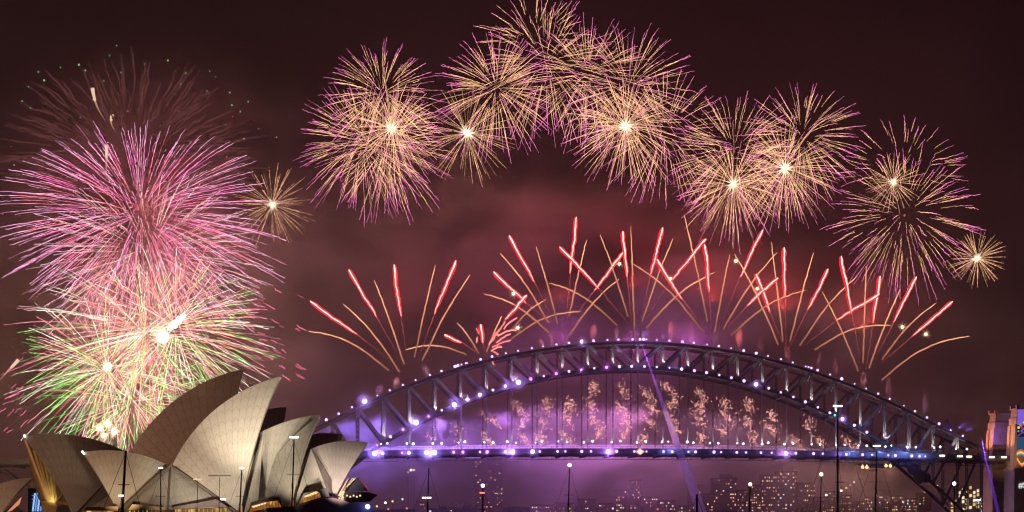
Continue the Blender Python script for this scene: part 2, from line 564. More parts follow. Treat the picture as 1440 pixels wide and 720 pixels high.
# maintenance cradle riding on the top chord
Y, s = Ybr(1331)
m = MB()
z = Ut(s / PN) + 1
m.box(B(s, 0, z + 1.6), (7, 3, 2.4), math.asin(SN)); m.beam(B(s - 2, 0, z), B(s + 1, 0, z + 8), .5); m.beam(B(s + 2, 0, z), B(s + 1, 0, z + 8), .5)
m.beam(B(s + 1, 0, z + 7), B(s - 3.5, 0, z + 5), .35); m.box(B(s + 4.4, 0, z + .6), (3, 2.5, 1.8), math.asin(SN))
m.build('maintenance_cradle', M['dark'], bridge)
# flagpoles at the crown
for ds in (-3.0, 2.0):
    m = MB(); m.tube([B(ds, 2, Ut(0) + 1), B(ds, 2, Ut(0) + 24)], [0.22, 0.12], 6); m.build('flagpole', M['steel_lit'], bridge)

def lamp_mesh(name, r, mat):
    g, b = MB(), MB()
    g.ball((0, 0, 0), r, 10, 8)
    b.box((0, r * 0.8, -r * 0.9), (r * 1.3, r * 1.3, r * 1.2)); b.box((0, r * 0.8, -r * 1.7), (r * .35, r * .35, r * .8))
    return b.mesh(name, M['housing']), g.mesh(name + ' glass', mat)
LM = {k: lamp_mesh('lamp ' + k, r, M[m_]) for k, r, m_ in (
    ('small', 0.75, 'lav'), ('mid', 0.95, 'lav'), ('big', 1.6, 'lav2'), ('pink', 1.0, 'magenta'), ('white', 0.6, 'whitelamp'), ('blue', 1.0, 'blue'), ('mid2', 1.3, 'lav2'))}
HALO = {'big': (6.5, 6000, (.30, .17, 1)), 'mid2': (4.2, 2600, (.42, .16, 1)), 'pink': (3.0, 900, (.70, .13, 1))}
GLOW = []
def blamp(name, kind, p):
    o = put(name, LM[kind][0], bridge, np.asarray(p) - np.array(bridge.location))
    o.scale = (random.uniform(.6, 1.15),) * 3 if kind != 'big' else (1, 1, 1)
    put('lamp_glass', LM[kind][1], o)
    if kind in HALO: GLOW.append((np.asarray(p) + np.array([0, -2.6, 0]), *HALO[kind]))
    return o

VIOLET, BLUEV, RED = (0.52, 0.17, 1.0), (0.26, 0.15, 1.0), (1.0, 0.07, 0.05)
STEEL_UP = 26000.0
for n in range(-13, 14):                          # pairs on the top chord
    for i in (-1, 1):
        s = n * PN + i * 4.2 + random.uniform(-.6, .6)
        k = 'small' if random.random() < .8 else 'mid'
        if n == -11 and i == 1: k = 'big'
        if n == -2 and i == -1: k = 'mid2'
        blamp('chord_lamp', k, B(s, -0.3, Ut(s / PN) + 2.4))
for px in (640, 644, 649, 655, 900, 905, 909, 1137, 1141):
    Y, s = Ybr(px); blamp('chord_lamp', 'mid' if px < 1000 else 'small', B(s, 0, Ut(s / PN) + 2.6))
BIGL = {(-9, 1): 'big', (-7, -1): 'big', (-7, 1): 'mid2', (-5, -1): 'mid2', (-5, 1): 'big', (-6, -1): 'mid2', (5, -1): 'mid2', (8, 1): 'mid2'}
for n in range(-10, 10):                          # pairs along the lower chord
    for i in (-1, 1):
        s = n * PN + i * 4.6
        k = BIGL.get((n, i), 'pink' if n < 0 and i < 0 else 'mid')
        blamp('arch_lamp', k, B(s, -1.0, Lt(s / PN) + 0.9))
DECK = [(527, 'big'), (538, 'mid2'), (565, 'pink'), (575, 'mid2'), (600, 'big'), (611, 'big'), (638, 'pink'), (651, 'pink'), (675, 'small'), (685, 'pink'),
        (711, 'mid2'), (721, 'mid2'), (749, 'mid2'), (759, 'small'), (784, 'mid'), (795, 'mid'), (818, 'mid'), (831, 'small'), (855, 'mid2'), (867, 'mid'),
        (892, 'mid'), (909, 'mid'), (933, 'mid'), (945, 'mid'), (968, 'mid'), (978, 'mid'), (1004, 'mid'), (1014, 'mid'), (1036, 'mid'), (1049, 'small'),
        (1070, 'mid'), (1085, 'mid'), (1105, 'mid2'), (1119, 'mid'), (1144, 'mid'), (1157, 'mid'), (1178, 'pink'), (1190, 'mid'), (1213, 'mid'), (1226, 'mid'),
        (1249, 'small'), (1259, 'mid'), (1282, 'mid'), (1293, 'mid'), (1301, 'small')]
for px, k in DECK:
    Y, s = Ybr(px, -10.3)
    blamp('deck_lamp', k, B(s, -10.6, Dk(s) - 1.9))
for n in range(-10, 14):                          # small white lamps at the feet of the hangers
    for i in (-1, 1):
        s = n * PN + i * (2.2 if random.random() < .7 else 4)
        blamp('footway_lamp', 'white', B(s, -8.8, Dk(s) + 4.8 + random.uniform(-.5, .5)))
for px in (1325, 1350, 1363, 1395, 1412):
    Y, s = Ybr(px, -10.3); m = MB(); m.box(B(s, -10.2, Dk(s) - 1.0), (3.6, 0.6, 0.9)); m.build('sign_lamp', M['warmlamp'], bridge)
# the small red diamond sign on the deck fascia
Y, s = Ybr(900, -10.3)
for nm, k, mt in (('diamond_sign', 1.0, 'redlamp'), ('sign_centre', 0.55, 'warmlamp')):
    m = MB(); dy = 0.2 if k < 1 else 0
    q = [B(s - 3.2 * k, -10.4 - dy, Dk(s) - 2), B(s, -10.4 - dy, Dk(s) - 2 - 2.4 * k), B(s + 3.2 * k, -10.4 - dy, Dk(s) - 2), B(s, -10.4 - dy, Dk(s) - 2 + 2.4 * k)]
    m.hexa(q, [x - np.array([0, 0.15, 0]) for x in q]); m.build(nm, M[mt], bridge)

# light from those lamps
for n in range(-10, 11):                          # white uplights at the foot of each near vertical
    p = B(n * PN + 1.6, -2.4, Lt(n) + 1.4)
    light('SPOT', p, (1.0, 0.86, 0.9), STEEL_UP * (1.0 if abs(n) < 8 else 1.6), aim=B(n * PN + 0.5, 0, Lt(n) + 14), angle=R(70), radius=0.3, blend=0.6)
for n in range(11, 14):
    light('SPOT', B(n * PN, -4, Dk(n * PN) + 2), (1.0, 0.86, 0.75), 18000, aim=B(n * PN, 0, Dk(n * PN) + 18), angle=R(80), radius=0.3)
for n in range(-9, 10):
    light('SPOT', B(n * PN, -2.6, Dk(n * PN) + 2.5), (1.0, 0.86, 0.9), 26000, aim=B(n * PN, 0, Dk(n * PN) + 16), angle=R(50), radius=0.3)

# ------------------------------------------------------------------ lights of the show, and lamps added in the air behind the bridge for its glow
K = 0.08
VN = np.array([-12, -9, -6.5, -4, -1.5, 1, 3.5, 6.5, 10, 13.]); VP = np.array([8.5, 10, 9, 7, 6.0, 5.5, 3.0, 1.6, 2.0, 0.4])
VC = np.array([(.24, .17, 1), (.30, .18, 1), (.46, .2, 1), (.62, .24, 1), (.8, .27, .95), (.86, .28, .85), (.8, .34, .75), (.85, .42, .55), (1, .55, .36), (1, .55, .36)])
for i, n in enumerate(np.arange(-12.5, 13.6, 1.25)):
    c = tuple(float(np.interp(n, VN, VC[:, k])) for k in range(3)); p = float(np.interp(n, VN, VP)) * .5
    z = min(Lt(n) - 14, 96) if -7 < n < 9 else (86 if n < 0 else 60)
    light('SPOT', B(n * PN, 62 + 24 * (i % 3), z), c, p * 1.25e6 * K, aim=B(n * PN, 70, 0), angle=R(178), blend=1.0, radius=5)  # added lamp hanging in the smoke, no fitting there
for n in (-5, -2.5, .5, 3):
    light('POINT', B(n * PN, 75, 148), (.72, .14, .8), .6e6 * K, radius=4)  # added too, for the violet glow over the crown
for px, py, p in ((570, 450, 1.0), (690, 450, 1.2), (790, 400, 1.6), (890, 380, 2.0), (1000, 400, 1.9), (1100, 410, 1.6), (1215, 440, 1.1)):
    Y, s = Ybr(px, 60)
    light('SPOT', W(px, py + 25, Y), RED, p * 1.5e6 * K, aim=W(px, -500, Y), angle=R(178), blend=1.0, radius=5)
for px, py, Y, c, p in ((200, 290, 1180, (1, .18, .22), 1.6), (150, 400, 1150, (1, .32, .22), 1.0), (250, 410, 1150, (1, .28, .24), 1.0), (150, 540, 1130, (1, .5, .24), 2.4), (215, 560, 1120, (1, .55, .25), 2.4), (190, 490, 1150, (1, .42, .26), 3.4), (235, 455, 1150, (1, .5, .32), 2.0), (540, 170, 1400, (1, .35, .4), .5), (830, 130, 1420, (1, .3, .4), .6), (1060, 230, 1420, (1, .3, .35), .5)):
    light('POINT', W(px, py, Y), c, p * 1.0e6 * K, radius=6)
for px in (1195, 1235, 1275, 1300):
    Y, s = Ybr(px, -10); light('POINT', B(s, -14, Dk(s) + 1), (0.2, 0.35, 1.0), 6.0e4 * K, radius=0.5)
for px, py, c in ((527, 637, BLUEV), (605, 637, BLUEV), (572, 600, BLUEV), (640, 565, VIOLET), (716, 540, VIOLET), (497, 562, VIOLET), (720, 637, VIOLET), (856, 637, VIOLET), (900, 500, (.7, .3, 1)), (1105, 640, (.7, .3, 1))):
    Y, s = Ybr(px, -6); light('POINT', W(px, py, Y - 9), c, (1.2e5 if px < 700 else 1.2e5) * K, radius=1.0)

# searchlights on the bridge, each with an added cone of denser smoke as its beam
beam_air = bpy.data.materials.new('smoky air in a beam'); beam_air.use_nodes = True
t = beam_air.node_tree; t.nodes.clear()
o = t.nodes.new('ShaderNodeOutputMaterial'); v = t.nodes.new('ShaderNodeVolumePrincipled'); t.links.new(v.outputs[0], o.inputs['Volume'])
v.inputs['Color'].default_value = (.9, .9, .9, 1); v.inputs['Density'].default_value = .009
beam_air_near = beam_air.copy(); beam_air_near.name = 'thick smoky air near a lamp'
[n for n in beam_air_near.node_tree.nodes if n.type == 'PRINCIPLED_VOLUME'][0].inputs['Density'].default_value = .05
def beam(p0, p1, deg, col, power, air=None):
    """a searchlight lamp and a cone of denser smoke shaped to show its beam"""
    p0, p1 = np.asarray(p0), np.asarray(p1); d = p1 - p0; L = np.linalg.norm(d); r = L * math.tan(R(deg / 2))
    b = MB(); b.tube([p0 + d * .6 / L, p1], [.6 * math.tan(R(deg / 2)), r * .98], 16)
    tag(b.build('smoke', air or beam_air, None, p0), kind='stuff')
    light('SPOT', p0, col, power, aim=p1, angle=R(deg), radius=.12, blend=.35)
beam(B(1.0, -1.5, Ut(0) + 3), W(988, 726, 1120), 2.4, (.36, .06, 1.0), 3.0e8)
Y_, s_ = Ybr(1379, -4)
beam(W(1379, 613, Y_), W(1404, 722, Y_ - 30), 2.6, (.22, .06, 1.0), 5.0e8)
def soft_air(name, dens, noise=0.0, col=(.9, .88, .88)):
    """smoke in a unit ball, thickest at its middle and gone at its edge"""
    m = bpy.data.materials.new(name); m.use_nodes = True
    t = m.node_tree; t.nodes.clear()
    o = t.nodes.new('ShaderNodeOutputMaterial'); v = t.nodes.new('ShaderNodeVolumePrincipled'); t.links.new(v.outputs[0], o.inputs['Volume'])
    v.inputs['Color'].default_value = (*col, 1)
    c = t.nodes.new('ShaderNodeTexCoord'); ln = t.nodes.new('ShaderNodeVectorMath'); ln.operation = 'LENGTH'; t.links.new(c.outputs['Object'], ln.inputs[0])
    r = t.nodes.new('ShaderNodeMapRange'); r.interpolation_type = 'SMOOTHSTEP'
    for i, x in enumerate((1.0, .1, 0.0, dens)): r.inputs[1 + i].default_value = x
    t.links.new(ln.outputs['Value'], r.inputs[0]); last = r.outputs[0]
    if noise:
        n = t.nodes.new('ShaderNodeTexNoise'); n.inputs['Scale'].default_value = noise; n.inputs['Detail'].default_value = 3; n.inputs['Distortion'].default_value = .6
        t.links.new(c.outputs['Object'], n.inputs['Vector'])
        r2 = t.nodes.new('ShaderNodeMapRange'); r2.interpolation_type = 'SMOOTHSTEP'
        for i, x in enumerate((.38, .62, 0.0, 1.6)): r2.inputs[1 + i].default_value = x
        oi = t.nodes.new('ShaderNodeObjectInfo'); va = t.nodes.new('ShaderNodeVectorMath'); va.operation = 'ADD'
        t.links.new(c.outputs['Object'], va.inputs[0]); t.links.new(oi.outputs['Location'], va.inputs[1]); t.links.new(va.outputs[0], n.inputs['Vector'])
        t.links.new(n.outputs[0], r2.inputs[0])
        mm = t.nodes.new('ShaderNodeMath'); mm.operation = 'MULTIPLY'; t.links.new(last, mm.inputs[0]); t.links.new(r2.outputs[0], mm.inputs[1]); last = mm.outputs[0]
    t.links.new(last, v.inputs['Density'])
    return m
def soft_ball(name, c_, r, mat, rot=0.0):
    b = MB(); b.ball((0, 0, 0), 1.0, 16, 12)
    o = put(name, b.mesh(name, mat), None, c_); o.scale = r; o.rotation_euler = (0, rot, 0)
    return o
halo_air = soft_air('halo smoke added at a lamp', .045)  # small smoke balls added to give the bridge lamps halos
for p, r, pw, c in GLOW:
    tag(soft_ball('smoke', p + np.array([0, -.3 * r, 0]), (r * 1.25, r, r * 1.25), halo_air), kind='stuff')
    light('POINT', p, c, pw, radius=.4)
# a tube of smoke added before the deck to spread its lamps' glow
deck_air = beam_air.copy(); deck_air.name = 'smoke along the deck'
[n for n in deck_air.node_tree.nodes if n.type == 'PRINCIPLED_VOLUME'][0].inputs['Density'].default_value = .006
b = MB(); ss_ = np.linspace(Ybr(505, -15)[1], Ybr(1325, -15)[1], 60); q_ = np.random.default_rng(4)
b.tube([B(x, -15 + q_.uniform(-.6, .6), Dk(x) - 1.5 + q_.uniform(-.5, .5)) for x in ss_], 3.8 + q_.uniform(-.7, .9, 60), 14)
tag(b.build('smoke', deck_air, None, B(0, -15, 60), smooth=True), kind='stuff')
for px, k in DECK:
    Y_, s_ = Ybr(px, -13.5)
    light('POINT', B(s_, -13.5, Dk(s_) - 1.7), (.26, .16, 1) if px < 640 else ((.5, .16, 1) if px < 880 else ((.22, .2, 1) if px < 1010 or px > 1170 else (.42, .17, 1))), {'big': 1500, 'mid2': 1300}.get(k, 650) * (1.5 if px > 1170 else 1), radius=.3)
# added smoke ellipsoids with lamps inside, standing in for short coloured beams
short_beam_air = soft_air('smoke added as a short beam', .07, 1.5)
for px, py, ax, ay, pw in ((903, 474, 914, 461, 1.0), (931, 478, 937, 467, .6), (942, 478, 950, 467, .6), (857, 636, 871, 629, .7), (945, 636, 962, 625, 1.0), (934, 636, 948, 628, 1.0), (970, 636, 984, 630, .8), (943, 516, 960, 519, .8), (1190, 641, 1210, 635, 1.0), (1226, 641, 1246, 634, 1.0),
                           (1259, 642, 1280, 636, 1.2), (1293, 643, 1310, 640, 1.0), (1210, 598, 1230, 593, .8), (1347, 602, 1366, 593, .9), (1358, 606, 1374, 598, .9), (1250, 630, 1290, 627, .6)):
    Y_, s_ = Ybr(px, -14)
    p0, p1 = W(px, py, Y_), W(ax, ay, Y_)
    d_ = p1 - p0; L_ = np.linalg.norm(d_)
    tag(soft_ball('smoke', (p0 + p1) / 2, (L_ * .62, 2.6, 2.8), short_beam_air, -math.atan2(d_[2], d_[0])), kind='stuff')
    light('POINT', p0 + (p1 - p0) * .12, (.12, .22, 1.0) if 860 < px < 1300 else (.30, .14, 1.0), pw * 1.6e3, radius=.3)

for n in (-9.5, -7, -4, -1.5, 1.5, 4, 6.5, 9, 11):     # red lamps added above the top chord to tint the smoke puffs
    light('POINT', B(n * PN, 6, Ut(n) + 13), (1.0, .16, .12), 7.0e3, radius=.6)

# ------------------------------------------------------------------ stone pylons
def pylon(s0, s1, t0, t1, label, part_front=None):
    c = B((s0 + s1) / 2, (t0 + t1) / 2, 0)
    root = tag(empty('stone_pylon', c), label, 'pylon', 'granite pylons at the bridge end')
    def block(name, i0, i1, z0, z1, mat=M['granite']):
        b = MB()
        q = lambda i, z: [B(s0 + i, t0 + i, z), B(s1 - i, t0 + i, z), B(s1 - i, t1 - i, z), B(s0 + i, t1 - i, z)]
        b.hexa(q(i0, z0), q(i1, z1)); return b.build(name, mat, root)
    block('plinth', -2.0, -1.2, 0, 46)
    block('cornice', -1.9, -1.9, 46.01, 48)
    block('shaft', 0.0, 1.2, 48.01, 84)
    block('attic', 1.9, 2.4, 84.01, 90)
    block('parapet', 1.5, 1.5, 90.01, 91)
    for ds in (0, 1):
        for dt in (0, 1):
            b = MB()
            s, t = (s0 + 2.6, s1 - 2.6)[ds], (t0 + 2.6, t1 - 2.6)[dt]
            b.box(B(s, t, 92), (2.2, 2.2, 2.0), math.asin(SN)); b.build('merlon', M['granite'], root)
    for dt in (0.18, 0.82):                        # buttress strips on the face that looks along the bridge
        b = MB(); t = t0 + (t1 - t0) * dt
        b.hexa([B(s0 - 1.6, t - 2.4, 48.02), B(s0 + .6, t - 2.4, 48.02), B(s0 + .6, t + 2.4, 48.02), B(s0 - 1.6, t + 2.4, 48.02)],
               [B(s0 + .4, t - 2.0, 79), B(s0 + 2.2, t - 2.0, 79), B(s0 + 2.2, t + 2.0, 79), B(s0 + .4, t + 2.0, 79)])
        b.build('buttress', M['granite'], root)
    b = MB(); sm = (s0 + s1) / 2                    # doorway niche on the camera side, a slab darkened for its shade
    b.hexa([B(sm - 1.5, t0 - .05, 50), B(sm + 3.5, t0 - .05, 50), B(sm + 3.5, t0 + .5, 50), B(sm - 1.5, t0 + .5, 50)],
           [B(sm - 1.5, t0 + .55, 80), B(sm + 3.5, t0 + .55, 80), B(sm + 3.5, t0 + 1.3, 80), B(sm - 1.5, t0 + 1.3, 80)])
    b.build('niche', M['granite_shade'], root)
    return root
def s_at(px, t): return Ybr(px, t)[1]
nt0, nt1, ft0, ft1 = -20.0, -4.0, 34.0, 50.0
ns0 = s_at(1428, nt0); fs0 = s_at(1397.5, ft0)
near_p = pylon(ns0, ns0 + 30, nt0, nt1, 'granite pylon lit with a colourful projection at the frame edge')
far_p = pylon(fs0, fs0 + 27, ft0, ft1, 'granite pylon washed orange and violet behind the bridge deck end')
# the picture thrown on the near pylon
def facep(ds, z, lift=0.25):
    t = nt0 + (0.0 + 1.2 * (z - 48) / 36 if z > 48 else -2.0 + 0.8 * z / 46) - lift
    return B(ns0 + ds, t, z)
def patch(name, pts, mat, lift=0.25, label=None):
    b = MB(); q = [facep(d, z, lift) for d, z in pts]; n = len(q)
    b.add(q + [x + np.array([SN, -CS, 0]) * -0.1 for x in q], [tuple(range(n)), tuple(range(2 * n - 1, n - 1, -1))] + [(i, (i + 1) % n, n + (i + 1) % n, n + i) for i in range(n)])
    o = b.build(name, mat, near_p)
    if label: o['label'] = label
    return o
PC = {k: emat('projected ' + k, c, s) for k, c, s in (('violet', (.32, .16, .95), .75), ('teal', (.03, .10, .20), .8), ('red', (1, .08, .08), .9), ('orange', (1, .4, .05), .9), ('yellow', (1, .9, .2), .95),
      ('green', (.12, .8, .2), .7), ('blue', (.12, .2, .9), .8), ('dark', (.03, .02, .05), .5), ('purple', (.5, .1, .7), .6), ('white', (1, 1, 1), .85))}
zz = lambda py: CAMZ + (HOR - py) * 1272.0 / FPX
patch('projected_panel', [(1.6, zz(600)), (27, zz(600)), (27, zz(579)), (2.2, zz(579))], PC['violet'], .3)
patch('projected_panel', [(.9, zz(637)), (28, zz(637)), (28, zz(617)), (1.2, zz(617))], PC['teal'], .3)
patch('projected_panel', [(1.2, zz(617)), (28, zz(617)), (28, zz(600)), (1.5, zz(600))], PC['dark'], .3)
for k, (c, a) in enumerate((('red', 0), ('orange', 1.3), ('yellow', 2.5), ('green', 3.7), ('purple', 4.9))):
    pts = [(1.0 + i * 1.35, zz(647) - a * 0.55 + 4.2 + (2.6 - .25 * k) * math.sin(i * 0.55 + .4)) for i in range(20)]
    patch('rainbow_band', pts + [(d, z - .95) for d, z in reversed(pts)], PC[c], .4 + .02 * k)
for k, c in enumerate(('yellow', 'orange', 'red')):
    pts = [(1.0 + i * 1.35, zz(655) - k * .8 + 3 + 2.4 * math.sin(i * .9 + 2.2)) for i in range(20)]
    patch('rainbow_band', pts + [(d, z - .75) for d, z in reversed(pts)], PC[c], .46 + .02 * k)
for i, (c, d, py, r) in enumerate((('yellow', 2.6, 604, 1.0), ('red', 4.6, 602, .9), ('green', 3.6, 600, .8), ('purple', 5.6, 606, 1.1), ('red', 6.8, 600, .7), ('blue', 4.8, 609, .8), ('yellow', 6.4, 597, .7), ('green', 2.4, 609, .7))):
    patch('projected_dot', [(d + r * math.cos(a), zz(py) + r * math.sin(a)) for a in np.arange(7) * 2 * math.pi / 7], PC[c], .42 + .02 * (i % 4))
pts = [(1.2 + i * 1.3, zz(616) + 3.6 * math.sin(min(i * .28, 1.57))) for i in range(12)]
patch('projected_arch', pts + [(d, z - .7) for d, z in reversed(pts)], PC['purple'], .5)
# the lettering that shows at the frame edge
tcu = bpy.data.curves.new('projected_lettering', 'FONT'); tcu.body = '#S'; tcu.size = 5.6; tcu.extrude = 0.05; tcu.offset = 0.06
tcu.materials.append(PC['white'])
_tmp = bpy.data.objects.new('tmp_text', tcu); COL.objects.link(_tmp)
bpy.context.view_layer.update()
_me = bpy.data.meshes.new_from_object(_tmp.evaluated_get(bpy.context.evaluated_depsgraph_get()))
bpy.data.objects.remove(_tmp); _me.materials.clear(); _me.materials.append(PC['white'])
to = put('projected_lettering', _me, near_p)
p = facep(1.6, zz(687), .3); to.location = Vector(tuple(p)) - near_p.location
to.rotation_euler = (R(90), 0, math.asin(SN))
light('SPOT', B(ns0 - 26, -4, 60), (1.0, 0.36, 0.14), 8.0e4, aim=B(ns0, -12, 78), angle=R(60), radius=.5)
light('SPOT', B(fs0 - 24, 44, 60), (1.0, 0.34, 0.16), 8.0e4, aim=B(fs0, 42, 78), angle=R(60), radius=.5)
light('SPOT', B(fs0 - 14, 26, 66), (0.40, 0.16, 1.0), 3.0e4, aim=B(fs0 + 6, ft0, 76), angle=R(50), radius=.5)
light('SPOT', B(ns0 - 30, -60, 50), (1.0, 0.46, 0.22), 7.0e4, aim=B(fs0 + 14, ft0, 74), angle=R(40), radius=.5)

# ------------------------------------------------------------------ the opera house
class Plane:
    """a vertical plane through the point seen at column px0 and distance Y0, its direction turned phi away from the picture plane"""
    def __init__(self, px0, Y0, phi):
        self.p = np.array([(px0 - 720) * Y0 / FPX, Y0]); self.d = np.array([math.cos(phi), math.sin(phi)]); self.nn = np.array([math.sin(phi), -math.cos(phi)])
    def pt(self, px, py, off=0.0):
        o = self.p + self.nn * off
        k = (px - 720.0) / FPX
        u = (k * o[1] - o[0]) / (self.d[0] - k * self.d[1])
        Y = o[1] + u * self.d[1]
        return W(px, py, Y)
    def mirror(self, q):
        q = np.array(q); h = (q[..., :2] - self.p) @ self.nn
        q[..., :2] -= 2 * h[..., None] * self.nn
        return q
J = Plane(300, 572, R(12))
C = Plane(200, 645, R(30))

def circ3(a, m, b, n):
    """n points on the circle through a, m, b, from b to a"""
    ab, am = b - a, m - a
    nn = np.cross(ab, am); L = np.linalg.norm(nn)
    if L < 1e-3: return [b + (a - b) * i / (n - 1) for i in range(n)], None
    c = a + (np.cross(nn, ab) * am.dot(am) - np.cross(nn, am) * ab.dot(ab)) / (2 * L * L) * 1.0
    c = a + (np.cross(nn, ab) * (am @ am) + np.cross(am, nn) * (ab @ ab)) / (2 * L * L)
    r = np.linalg.norm(a - c); z = nn / L; x = (b - c) / r; y = np.cross(z, x)
    ang = lambda q: math.atan2((q - c) @ y, (q - c) @ x)
    A, Mm = ang(a) % (2 * math.pi), ang(m) % (2 * math.pi)
    if Mm > A: A -= 2 * math.pi
    return [c + r * (math.cos(A * i / (n - 1)) * x + math.sin(A * i / (n - 1)) * y) for i in range(n)], c

def slerp(c, p, q, n):
    a, b = p - c, q - c
    w = math.acos(max(-1, min(1, a @ b / np.linalg.norm(a) / np.linalg.norm(b))))
    return [c + (a * math.sin((1 - t) * w) + b * math.sin(t * w)) / math.sin(w) for t in np.linspace(0, 1, n)]

def grid_solid(b, P, th, ruv):
    """P: nu x nv x 3 outer points; a shell of thickness th (3-vectors nu x nv x 3 inwards)"""
    nu, nv = P.shape[:2]
    Q = P + th
    vs = np.concatenate([P.reshape(-1, 3), Q.reshape(-1, 3)])
    uv = np.concatenate([ruv.reshape(-1, 2)] * 2)
    o = nu * nv
    fs = []
    I = lambda i, j: i * nv + j
    for i in range(nu - 1):
        for j in range(nv - 1):
            fs.append((I(i, j), I(i + 1, j), I(i + 1, j + 1), I(i, j + 1)))
            fs.append((o + I(i, j + 1), o + I(i + 1, j + 1), o + I(i + 1, j), o + I(i, j)))
    for i in range(nu - 1):
        fs.append((I(i, nv - 1), I(i + 1, nv - 1), o + I(i + 1, nv - 1), o + I(i, nv - 1)))
        fs.append((I(i + 1, 0), I(i, 0), o + I(i, 0), o + I(i + 1, 0)))
    for j in range(nv - 1):
        fs.append((I(0, j), I(0, j + 1), o + I(0, j + 1), o + I(0, j)))
        fs.append((I(nu - 1, j + 1), I(nu - 1, j), o + I(nu - 1, j), o + I(nu - 1, j + 1)))
    b.add(vs, fs, uv=uv)

def shell(root, pl, A, Mid, Bb, P, w, th=0.9, lids=14, name='shell', nu=26, nv=18):
    """a pair of spherical half shells: ridge through Bb, Mid, A in the plane, foot P a distance w in front of it"""
    a, m, b_ = pl.pt(*A), pl.pt(*Mid), pl.pt(*Bb)
    p = pl.pt(*P, off=w)
    ridge, _ = circ3(a, m, b_, nu)
    Am = 2 * np.array([m - a, b_ - a, p - a]); rh = np.array([m @ m - a @ a, b_ @ b_ - a @ a, p @ p - a @ a])
    c = np.linalg.solve(Am, rh); rad = np.linalg.norm(a - c)
    h = (c[:2] - pl.p) @ pl.nn
    print('SHELL', name, A, 'R=%.1f' % rad, 'centre offset %.1f' % h, 'cz %.1f' % c[2])
    G = np.array([slerp(c, p, r_, nv) for r_ in ridge])
    G[:, 0, :] = p + (G[:, 1, :] - p) * 0.08
    ruv = np.zeros(G.shape[:2] + (2,))
    for i in range(nu):
        for j in range(nv):
            ruv[i, j] = (lids * i / (nu - 1), np.linalg.norm(G[i, j] - p) / 4.2)
    thv = (c - G); thv /= np.linalg.norm(thv, axis=2)[:, :, None]; thv *= th
    ob = MB()
    grid_solid(ob, G, thv, ruv)
    Gm = pl.mirror(G); tm = pl.mirror(G + thv) - Gm
    grid_solid(ob, Gm[::-1], tm[::-1], ruv[::-1])
    o = ob.build(name, M['tile'], root, smooth=False, uv=True)
    me = o.data
    me.polygons.foreach_set('use_smooth', [True] * len(me.polygons))
    try: me.set_sharp_from_angle(angle=R(35))
    except Exception: pass
    return dict(p=p, c=c, ridge=ridge, G=G, Gm=Gm, rim=G[-1], rimm=Gm[-1])

def tri_patch(root, pl, top, left, right, off_top, off_l, off_r, bulge, name='side_shell', mat='tile', lids=8, th=0.5, n=14, mirror=True):
    """a bulging three-cornered shell panel, its corners at the given distances in front of the plane"""
    t, l, r_ = pl.pt(*top, off=off_top), pl.pt(*left, off=off_l), pl.pt(*right, off=off_r)
    G = np.zeros((n, n, 3)); ruv = np.zeros((n, n, 2))
    nn = np.array([pl.nn[0], pl.nn[1], 0.25])
    for i, u in enumerate(np.linspace(0, 1, n)):
        e_ = l + (r_ - l) * u
        for j, v in enumerate(np.linspace(0.02, 1, n)):
            q = t + (e_ - t) * v
            G[i, j] = q + nn * bulge * 4 * v * (1 - v) * (0.5 + 0.5 * math.sin(math.pi * u))
            ruv[i, j] = (lids * u, v * np.linalg.norm(e_ - t) / 4.2)
    b = MB()
    thv = np.broadcast_to(-nn * th, G.shape)
    grid_solid(b, G[:, ::-1], thv[:, ::-1], ruv[:, ::-1])
    if mirror:
        Gm = pl.mirror(G); grid_solid(b, Gm, pl.mirror(G + thv) - Gm, ruv)
    o = b.build(name, M[mat], root, uv=True)
    o.data.polygons.foreach_set('use_smooth', [True] * len(o.data.polygons))
    try: o.data.set_sharp_from_angle(angle=R(35))
    except Exception: pass
    return o

def poly_plate(root, name, pts, th, mat, dirv=(0, 1, 0)):
    b = MB(); q = [np.asarray(x, float) for x in pts]; n = len(q); d = np.asarray(dirv, float) * th
    b.add(q + [x + d for x in q], [tuple(range(n)), tuple(range(2 * n - 1, n - 1, -1))] + [((i + 1) % n, i, n + i, n + (i + 1) % n) for i in range(n)])
    return b.build(name, mat, root)

g0 = J.pt(300, 722); g0[2] = 0
hall = tag(empty('opera_house', g0), 'floodlit cream tiled hall of pointed shells facing the water', 'opera house', 'halls with sail shells')
c0 = C.pt(200, 722); c0[2] = 0
hall2 = tag(empty('opera_house', c0), 'taller unlit hall of dark pointed shells behind the floodlit one', 'opera house', 'halls with sail shells')

F0 = shell(hall, J, (116, 636), (172, 634.5), (238, 655), (168, 724), 15, lids=13)
F1 = shell(hall, J, (394.5, 529.5), (306, 573), (242, 655), (338, 722), 18, lids=14)
F2 = shell(hall, J, (449, 584.5), (396, 632), (352, 708), (411, 713), 15, lids=10)
F2b = shell(hall, Plane(300, 580, R(12)), (449, 583), (412, 590), (366, 608), (378, 716), 15, lids=10)
F3 = shell(hall, J, (517.5, 623), (478, 620.5), (438, 631), (471, 699), 13, lids=11)
D1 = shell(hall2, C, (343, 519), (251, 559), (184, 634), (300, 716), 22, lids=14)
D0 = shell(hall2, C, (34, 613.5), (98, 611.5), (186, 640), (104, 724), 20, lids=13)
D2 = shell(hall2, C, (402.5, 572.5), (368, 578), (328, 600), (380, 712), 18, lids=10)
D3 = shell(hall2, C, (482, 611), (452, 609), (415, 618), (452, 698), 14, lids=9)

